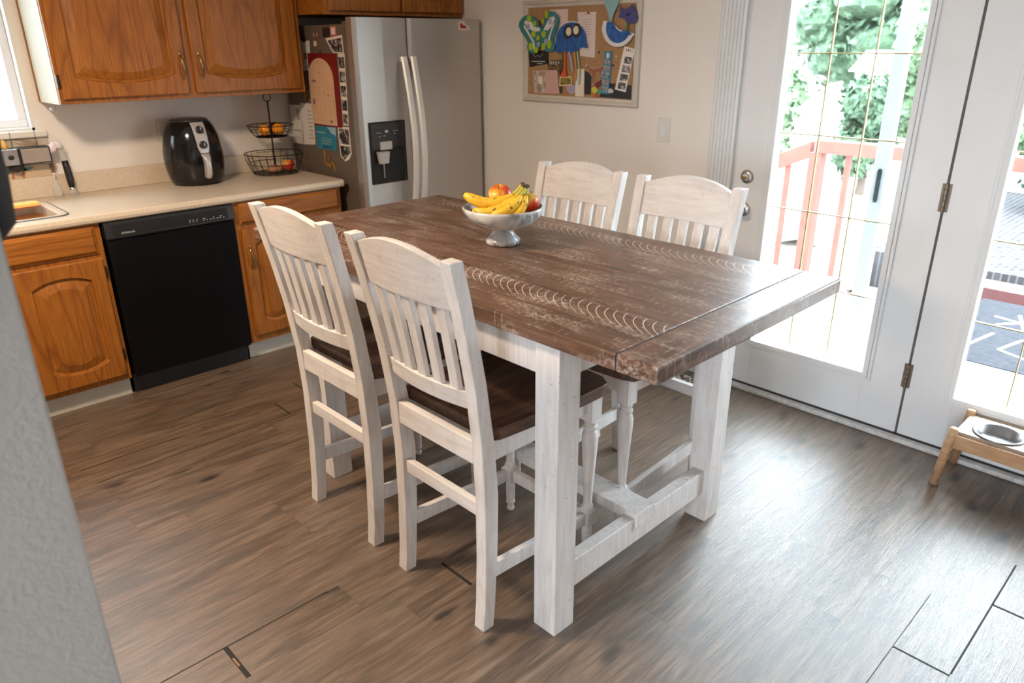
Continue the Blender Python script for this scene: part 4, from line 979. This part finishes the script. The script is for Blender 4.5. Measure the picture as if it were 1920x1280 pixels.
for i in range(4):
    c0 = (-1.838-.0107*i, 1.412+.0405*i)
    pts = [(c0[0]+.024, c0[1]-.013), (c0[0]-.026, c0[1]-.018+.001), (c0[0]-.030+.001, c0[1]+.014), (c0[0]+.017, c0[1]+.020)]
    pin('picture', pts, BWP, None, None, -.0162, .0006, o)
lines(o, 'lettering', [(-1.858, -1.862, 1.575, 1.588), (-1.868, -1.876, 1.577, 1.588), (-1.882, -1.886, 1.574, 1.586), (-1.893, -1.897, 1.574, 1.580)], GREYP, -.0162)
for pts, c_, lb in (([(-1.645, 1.398), (-1.672, 1.404), (-1.692, 1.383), (-1.668, 1.368), (-1.648, 1.380)], (200, 200, 70), 'yellow-green crumpled paper flower near the bottom of the cork board'),
                    ([(-1.690, 1.392), (-1.712, 1.392), (-1.715, 1.372), (-1.694, 1.370)], (40, 160, 145), 'small turquoise paper scrap at the foot of the coloured photo strip'),
                    ([(-1.658, 1.366), (-1.684, 1.366), (-1.682, 1.352), (-1.660, 1.350)], (205, 85, 50), 'small orange-red paper scrap on the bottom frame edge')):
    pin('paper_scrap', pts, C3('scrap_'+str(c_[0]), *c_), lb, 'paper', -.0175, .004)
pin('paper_scrap', [(-1.662, 1.418), (-1.705, 1.440), (-1.705, 1.410), (-1.670, 1.395)], C3('maroon_scrap', 120, 45, 50), 'maroon paper scrap between dog cut-out and photo strip', 'paper', -.0158, .001)
pin('paper_scrap', [(-1.755, 1.392), (-1.772, 1.400), (-1.792, 1.388), (-1.786, 1.376), (-1.758, 1.376)], C3('grey_scrap', 200, 195, 200), 'pale grey paper scrap right of the coloured photo strip', 'paper', -.0175, .002)
# butterfly
WING = [(-1.290, 1.690), (-1.262, 1.722), (-1.225, 1.752), (-1.180, 1.763), (-1.140, 1.752), (-1.112, 1.728), (-1.108, 1.705), (-1.130, 1.672), (-1.165, 1.640), (-1.180, 1.618), (-1.172, 1.596), (-1.185, 1.575), (-1.215, 1.563), (-1.250, 1.570), (-1.278, 1.600)]
TEAL = C3('teal_paint', 55, 130, 135); LIME = C3('lime_paint', 165, 190, 25); WPT = C3('white_paint', 222, 222, 225); LAV = C3('lavender_paint', 170, 165, 205)
WING2 = [(-1.290, 1.690), (-1.302, 1.722), (-1.320, 1.752), (-1.348, 1.775), (-1.378, 1.772), (-1.405, 1.752), (-1.412, 1.722), (-1.398, 1.685), (-1.378, 1.655), (-1.372, 1.630), (-1.388, 1.600), (-1.372, 1.578), (-1.340, 1.570), (-1.308, 1.580), (-1.280, 1.605)]
bf = thing('paper_butterfly', 'teal and lime green painted paper butterfly overlapping the left frame of the cork board', 'craft', (0, 0, 0))
X_ = -.0265
prism_yz('wing', WING, X_-.002, X_, TEAL, bf); prism_yz('wing', WING2, X_-.002, X_, TEAL, bf)
for pts in ([(-1.150, 1.722), (-1.165, 1.735), (-1.210, 1.725), (-1.225, 1.700), (-1.270, 1.695), (-1.275, 1.680), (-1.24, 1.675), (-1.205, 1.685), (-1.18, 1.702)], [(-1.145, 1.705), (-1.155, 1.712), (-1.230, 1.625), (-1.235, 1.585), (-1.225, 1.58), (-1.220, 1.62)],
            [(-1.300, 1.685), (-1.345, 1.745), (-1.375, 1.748), (-1.390, 1.728), (-1.362, 1.700), (-1.330, 1.680)], [(-1.388, 1.728), (-1.380, 1.735), (-1.335, 1.640), (-1.330, 1.60), (-1.340, 1.60), (-1.350, 1.65)]):
    prism_yz('white_stroke', pts, X_-.0028, X_-.0018, WPT, bf)
for a, b, r1, r2_ in ((-1.190, 1.742, .017, .018), (-1.232, 1.715, .013, .016), (-1.225, 1.664, .017, .018), (-1.205, 1.600, .018, .020), (-1.245, 1.582, .017, .016), (-1.322, 1.760, .014, .020), (-1.295, 1.728, .009, .015), (-1.302, 1.662, .017, .018), (-1.345, 1.610, .016, .022), (-1.300, 1.600, .015, .018), (-1.26, 1.640, .012, .018)):
    prism_yz('lime_spot', oval(a, b, r1, r2_, 14), X_-.0036, X_-.0026, LIME, bf)
for a, b in ((-1.185, 1.700), (-1.350, 1.725), (-1.262, 1.615), (-1.318, 1.625)):
    prism_yz('lavender_spot', oval(a, b, .011, .017, 12), X_-.0036, X_-.0028, LAV, bf)
for a in (-1.262, -1.278):
    bm = bmesh.new(); tube(bm, [(X_-.004, -1.270, 1.700), (X_-.005, a, 1.735)], .0018, 6); finish('antenna', bm, C3('brown_pipe_cleaner', 70, 45, 35), bf)
# jellyfish
jf = thing('paper_jellyfish', 'blue painted paper jellyfish with big googly eyes on the cork board', 'craft', (0, 0, 0))
X_ = -.0195
dome = [(-1.372, 1.598)] + [(-1.493+.108*math.cos(t_), 1.630+.088*math.sin(t_)) for t_ in [PI*i/16 for i in range(17)]][::1] + [(-1.612, 1.598), (-1.600, 1.590), (-1.575, 1.598), (-1.555, 1.588), (-1.53, 1.574), (-1.50, 1.571), (-1.47, 1.566), (-1.44, 1.572), (-1.41, 1.566), (-1.385, 1.572)]
n = N('brushed_blue_paint'); f = n.noise(n.mapv((40, 40, 14)), 2, 4, .7); BLUP = n.done(n.ramp(f, [(.3, srgb(20, 60, 120)), (.55, srgb(35, 95, 170)), (.75, srgb(60, 125, 190))]), .5)
prism_yz('paper_plate', [(y_*1.0 if i_ else y_, z_+.006) for i_, (y_, z_) in enumerate(dome)], X_-.0008, X_, WPT, jf)
prism_yz('bell', dome, X_-.0024, X_-.0008, BLUP, jf)
for a, b in ((-1.472, 1.672), (-1.533, 1.678)):
    e = prism_yz('eye', oval(a, b, .031, .035, 20), X_-.0036, X_-.0022, C3('dark_eye_ring', 50, 38, 45), jf)
    prism_yz('eye_white', oval(a-.006 if a > -1.5 else a+.004, b+.001, .019, .021, 18), X_-.0046, X_-.0034, C3('cream_eye', 228, 222, 195), e)
for k_, (pts, m_, w_) in enumerate((([(-1.450, 1.575), (-1.455, 1.53), (-1.452, 1.49), (-1.442, 1.46)], C3('orange_ribbon', 225, 95, 40), .006), ([(-1.480, 1.575), (-1.500, 1.53), (-1.505, 1.50), (-1.515, 1.478)], LAV, .006),
                    ([(-1.520, 1.575), (-1.532, 1.52), (-1.535, 1.47), (-1.53, 1.43)], C3('gold_ribbon', 205, 140, 60), .005), ([(-1.540, 1.575), (-1.552, 1.52), (-1.562, 1.47), (-1.555, 1.41)], C3('mint_ribbon', 150, 195, 175), .004), ([(-1.440, 1.575), (-1.432, 1.54), (-1.435, 1.51)], C3('olive_ribbon', 95, 110, 60), .004))):
    L_ = [(y_+w_, z_) for y_, z_ in pts] + [(y_-w_, z_) for y_, z_ in pts[::-1]]
    prism_yz('streamer', L_, X_-.0030-.0003*k_, X_-.0018, m_, jf)
prism_yz('streamer_fan', [(-1.455, 1.500), (-1.430, 1.462), (-1.422, 1.447), (-1.470, 1.447), (-1.466, 1.48)], X_-.0034, X_-.0022, C3('orange_fan', 215, 80, 35), jf)
# flower on a paper plate, right
fa = thing('paper_plate_craft', 'blue painted paper-plate half with fringed white rim at the top right of the cork board', 'craft', (0, 0, 0))
X_ = -.0275
arc = [(-1.715, 1.720)] + [(-1.812+.105*math.cos(t_), 1.692-.095*math.sin(t_)) for t_ in [.05+ (PI-.55)*i/14 for i in range(15)]] + [(-1.915, 1.655)]
prism_yz('plate_rim', arc + [(-1.88, 1.668), (-1.845, 1.672), (-1.815, 1.678), (-1.785, 1.705), (-1.755, 1.715)], X_-.0012, X_, WPT, fa)
inn = [(-1.738, 1.712)] + [(-1.812+.078*math.cos(t_), 1.690-.075*math.sin(t_)) for t_ in [.1+(PI-.7)*i/12 for i in range(13)]] + [(-1.898, 1.655), (-1.88, 1.670), (-1.852, 1.676), (-1.825, 1.668), (-1.80, 1.682), (-1.785, 1.705), (-1.76, 1.716)]
prism_yz('painted_centre', inn, X_-.0026, X_-.0010, BLUP, fa)
pin('paper_drop', [(-1.742, 1.862), (-1.722, 1.845), (-1.713, 1.815), (-1.722, 1.785), (-1.742, 1.755), (-1.755, 1.715), (-1.768, 1.715), (-1.778, 1.755), (-1.800, 1.785), (-1.812, 1.815), (-1.806, 1.845), (-1.785, 1.862)], C3('pale_aqua_paper', 140, 180, 185), 'pale aqua paper drop hanging over the top frame of the cork board', 'craft', -.0265, .001)
fw = thing('paper_flower', 'violet-blue paper flower on a green stem at the top right corner of the board', 'craft', (0, 0, 0))
VIO = C3('violet_blue_paper', 72, 72, 130)
prism_yz('bloom', [(-1.820, 1.786), (-1.845, 1.765), (-1.872, 1.775), (-1.893, 1.790), (-1.905, 1.772), (-1.918, 1.762), (-1.932, 1.728), (-1.925, 1.708), (-1.90, 1.706), (-1.870, 1.703), (-1.855, 1.722), (-1.838, 1.730), (-1.815, 1.730), (-1.822, 1.758)], -.0345, -.030, VIO, fw)
prism_yz('bloom_centre', oval(-1.875, 1.745, .013, .008, 12, -.4), -.0352, -.0340, C3('dark_violet', 45, 42, 90), fw)
prism_yz('stem', [(-1.860, 1.708), (-1.872, 1.706), (-1.866, 1.668), (-1.855, 1.668)], -.0322, -.0302, C3('green_stem', 95, 135, 70), fw)

# ------------------------------------------------------------------ ceiling lights
WARM = (1.0, .78, .56)
def ceiling_light(x_, y_, power, label):
    c = thing('ceiling_light', label, 'ceiling light', (x_, y_, 2.45), group='ceiling lights')
    bm = bmesh.new(); lathe(bm, [(.19, -.03), (.20, -.025), (.20, 0), (.02, 0)], n=32); finish('rim', bm, NICK, c)
    n = N('lamp_diffuser'); n.b.inputs['Emission Color'].default_value = (*WARM, 1); n.b.inputs['Emission Strength'].default_value = 3
    bm = bmesh.new(); lathe(bm, [(.02, -.075), (.10, -.068), (.16, -.05), (.185, -.03)], n=32); finish('diffuser', bm, n.done((.9, .88, .84), .4), c, 0, True)
    d = bpy.data.lights.new('lamp', 'AREA'); d.shape = 'DISK'; d.size = .36; d.energy = power; d.color = WARM
    o = bpy.data.objects.new('lamp', d); COL.objects.link(o); o.parent = c; o.location = (0, 0, -.09)
ceiling_light(-2.9, -1.9, 60, 'round ceiling light over the kitchen floor')
ceiling_light(-4.6, -5.6, 16, 'round ceiling light added as unseen fill behind the viewer')  # dim rear fill lamp, added out of view

# ------------------------------------------------------------------ outside
GZ = -.10
n = N('pale_deck_boards'); x, y, z = n.xyz(); f = n.math('FRACT', n.math('DIVIDE', y, .14)); g = n.noise(n.mapv((2, 30, 1)), 3, 3)
c = n.ramp(g, [(.3, (.46, .42, .38)), (.7, (.56, .52, .48))]); c = n.mix(n.math('LESS_THAN', f, .03), c, (.25, .21, .18)); DECK = n.done(c, .6)
struct(box('deck_floor', .12, 2.15, -6.5, -1.0, GZ-.05, GZ, DECK))
struct(box('ground', -30, 60, -40, 40, GZ-.40, GZ-.35, flat('pale_dry_ground', (.42, .40, .36), .9, var=.2, scale=.6)))
RED = flat('red_brown_railing_stain', (.15, .036, .024), .6, var=.12)
rl = thing('deck_railing', 'red-brown wooden deck railing with upright balusters outside the door', 'railing', (0, 0, 0))
box('top_rail', 1.97, 2.08, -6.0, -2.0, .90, .985, RED, rl, .004);
box('post', 1.98, 2.07, -2.05, -1.96, GZ, .90, RED, rl, .004); box('post', 1.98, 2.07, -5.1, -5.01, GZ, .90, RED, rl, .004)
for i in range(4): box('baluster', 2.008, 2.042, -2.24-.19*i, -2.205-.19*i, GZ, .90, RED, rl)
hr = thing('stair_handrail', 'sloping red-brown stair handrail left of the railing corner post', 'handrail', (0, 0, 0))
bm = bmesh.new(); loft(bm, [[(1.99, -1.96, .86), (2.06, -1.96, .86), (2.06, -1.96, .97), (1.99, -1.96, .97)], [(1.99, -1.0, .42), (2.06, -1.0, .42), (2.06, -1.0, .53), (1.99, -1.0, .53)]]); finish('rail', bm, RED, hr)
for i in range(4): y_ = -1.80+.2*i; box('baluster', 2.01, 2.04, y_-.017, y_+.017, GZ-.3, .80-.092*i, RED, hr)
# upright screen post with a slot handle
spo = thing('screen_door_post', 'pale blue-white upright screen door post with a dark slot handle just outside the glass', 'post', (0, 0, 0))
box('post_body', .285, .315, -3.092, -3.030, GZ, 2.25, flat('pale_blue_white_aluminium', (.255, .265, .28), .4, var=.02), spo, .003)
bm = bmesh.new(); loft(bm, [[(xx, -3.061+.009*math.cos(a), 1.02+s2*.065+.009*math.sin(a)) for a, s2 in [(PI*i/8, 1) for i in range(9)]+[(PI+PI*i/8, -1) for i in range(9)]] for xx in (.2842, .279)]); finish('slot_handle', bm, flat('dark_green_handle', (.004, .012, .013), .4), spo)
# play mat with chalk lines, red board border
mt = box('outdoor_mat', 1.42, 2.72, -4.5, -2.95, GZ-.002, GZ+.008, flat('dark_grey_rubber', (.034, .035, .039), .9, var=.15, scale=30, Specular_IOR_Level=0.0)); mt['label'] = 'x'
tag(mt, 'dark grey outdoor mat with white chalk lines seen through the right door', 'mat')
mt.location = (0, -.10, 0)
struct(box('sky_block_wall', -8, .5, 3.4, 3.6, GZ-.4, 4.6, flat('pale_grey_blocker', (.50, .52, .54), .8)))  # added outside the kitchen window to hold back its bright sky
bm = bmesh.new()
HX = [(1.72, -3.30), (1.58, -3.62), (1.66, -4.05), (1.98, -4.20), (2.10, -3.80), (1.98, -3.36)]
ST = (2.32, -3.28)
for (a, b), (c_, d_) in [(HX[q], HX[(q+1) % 6]) for q in range(6)] + [((ST[0]-.17*math.cos(q), ST[1]-.17*math.sin(q)), (ST[0]+.17*math.cos(q), ST[1]+.17*math.sin(q))) for q in (.3, 1.35, 2.4)] + [((2.15, -3.5), (2.45, -4.3)), ((1.55, -3.12), (2.0, -3.2))]:
    v = Vector((c_-a, d_-b, 0)).normalized(); w_ = Vector((-v.y, v.x, 0))*.010; p, q = Vector((a, b, GZ+.0082)), Vector((c_, d_, GZ+.0082))
    bm.faces.new([bm.verts.new(k_) for k_ in (p-w_, q-w_, q+w_, p+w_)])
finish('chalk_lines', bm, PAPER, mt)
struct(box('red_border', 2.95, 3.20, -6.0, -2.6, GZ-.35, GZ+.02, flat('dull_red_edging', (.07, .018, .018), .7)))
struct(box('far_paving', 3.6, 7.6, -7.0, -1.9, GZ-.35, GZ-.02, DECK))
n = N('grey_paver_blocks'); br = n.n('TexBrick', i_Vector=n.mapv((1, 1, 1)), i_Scale=4.5, i_Color1=(.040, .038, .040, 1), i_Color2=(.055, .052, .054, 1), i_Mortar=(.09, .09, .092, 1)); br.inputs['Mortar Size'].default_value = .03
PAV = n.done(br.outputs['Color'], .9, Specular_IOR_Level=0.0); far_ = bpy.data.objects['far_paving']; far_.data.materials.clear(); far_.data.materials.append(PAV)
# white shed piece, rock pile, trees
wh = thing('white_shed', 'low white shed among the trees beyond the railing', 'shed', (12.0, .75, GZ-.35))
box('walls', -.6, .6, -.9, .9, 0, 1.55, flat('white_siding', (.62, .62, .60), .6), wh); 
bm = bmesh.new(); loft(bm, [[(-.7, -1.0, 1.55), (.7, -1.0, 1.55), (0, -1.0, 1.9)], [(-.7, 1.0, 1.55), (.7, 1.0, 1.55), (0, 1.0, 1.9)]]); finish('roof', bm, flat('light_roofing', (.55, .54, .52), .7), wh)
box('window', -.61, -.595, .25, .65, .7, 1.2, flat('dark_window', (.06, .07, .08), .2), wh)
def blob(c, r_, seed, sq=1.0, sub=3):
    bm = bmesh.new(); bmesh.ops.create_icosphere(bm, subdivisions=sub, radius=1); rn = random.Random(seed)
    ph = [rn.uniform(0, 6.28) for _ in range(9)]
    for v in bm.verts:
        p = v.co.copy(); k_ = 1+.16*math.sin(5*p.x+ph[0])*math.sin(4*p.y+ph[1])+.13*math.sin(9*p.z+ph[2]+3*p.x)+.09*math.sin(14*p.y+ph[3])*math.sin(13*p.z+ph[4])+rn.uniform(-.09, .09)
        v.co = Vector((c[0]+p.x*r_*k_, c[1]+p.y*r_*k_, c[2]+p.z*r_*sq*k_))
    return bm
n = N('mottled_grey_rock'); f = n.noise(n.c, 7, 4); ROCK = n.done(n.ramp(f, [(.35, (.22, .20, .21)), (.6, (.60, .57, .56))]), .9)  # rock mottled at random from mid to pale grey
for c_, r_, sd, lb in (((4.7, -.75, GZ-.1), .42, 3, 'grey rock beyond the deck, higher of the two by the door glass'), ((3.3, -1.6, GZ-.25), .38, 4, 'grey rock beyond the deck, lower one near the table corner')):
    tag(finish('rock', blob((0, 0, 0), r_, sd, .6), ROCK, None, 0, False, c_), lb, 'rock')
def m_leaf(name, a, b, c_):
    n = N(name); f = n.noise(n.c, 5.0, 5, .75); n.bump(n.noise(n.c, 9, 4, .8), 1.0, .12); return n.done(n.ramp(f, [(.36, a), (.52, b), (.66, c_)]), .8)
LF = [m_leaf('deep_green_leaves', (.035, .07, .038), (.085, .15, .085), (.16, .24, .14)), m_leaf('bright_green_leaves', (.08, .13, .065), (.14, .22, .11), (.22, .31, .18))]
BARK = flat('tree_bark', (.12, .09, .07), .9)
def leaves(bm, c, r_, n_, sd, sz):
    rn = random.Random(sd)
    for _ in range(n_):
        d = Vector((rn.gauss(0, 1), rn.gauss(0, 1), rn.gauss(0, 1))).normalized(); p = Vector(c)+d*r_*rn.uniform(.75, 1.18)
        a = Vector((rn.gauss(0, 1), rn.gauss(0, 1), rn.gauss(0, 1))).normalized(); b = a.cross(d).normalized(); s_ = sz*rn.uniform(.6, 1.4)
        bm.faces.new([bm.verts.new(p+a*s_*x+b*s_*.55*y) for x, y in ((-1, 0), (0, -1), (1, 0), (0, 1))])
def tree(x_, y_, h, r_, m_, sd, lb):
    tr = thing('tree', lb, 'tree', (x_, y_, GZ-.35), group='trees beyond the deck'); rn = random.Random(sd)
    bm = bmesh.new(); tube(bm, [(0, 0, 0), (.05, 0, h*.4), (0, .05, h*.8)], [r_*.11, r_*.08, r_*.03], 10); finish('trunk', bm, BARK, tr)
    bm = bmesh.new()
    for i in range(11):
        a = rn.uniform(0, 6.28); q = rn.uniform(.1, .62)*r_; zz = h*(.38+.55*i/11); c = (q*math.cos(a), q*math.sin(a), zz); rr_ = r_*rn.uniform(.36, .52)
        b2 = blob(c, rr_*.86, sd*20+i, .9, 2); me = bpy.data.meshes.new('t'); b2.to_mesh(me); b2.free(); bm.from_mesh(me); bpy.data.meshes.remove(me)
        leaves(bm, c, rr_, 260, sd*31+i, .085*r_**.5)
    finish('crown', bm, m_, tr)
for i, (x_, y_, h_, r_, k_, lb) in enumerate([
    (8.3, 3.3, 3.3, 1.45, 0, 'dark green tree at the left edge of the door glass'),
    (11.3, 4.6, 4.0, 1.6, 1, 'bright green tree at the far left behind the darker one'),
    (15.2, 2.9, 4.6, 1.9, 0, 'dark green tree left of the white shed'),
    (9.6, -.15, 2.6, .95, 1, 'low bright green tree in front of the shed'),
    (14.6, -1.3, 4.5, 1.9, 0, 'dark green tree behind the screen door post'),
    (8.0, -1.55, 2.7, .85, 1, 'bright green shrub-like tree behind the screen door post'),
    (12.2, -4.3, 4.0, 1.7, 0, 'dark green tree beyond the paving'),
    (9.4, -6.4, 3.5, 1.4, 1, 'bright green tree at the top of the right door glass'),
    (-3.6, 2.2, 1.5, .55, 0, 'small dark green tree outside the kitchen window'),
    (6.9, 1.05, 1.75, .75, 1, 'low bright green shrub left of the stair handrail'),
    (7.9, -.10, 1.55, .62, 0, 'low dark green shrub behind the deck railing'),
    (6.6, -2.9, 1.6, .6, 0, 'low dark green shrub behind the railing between the two doors')]):
    tree(x_, y_, h_, r_, LF[k_], i+1, lb)
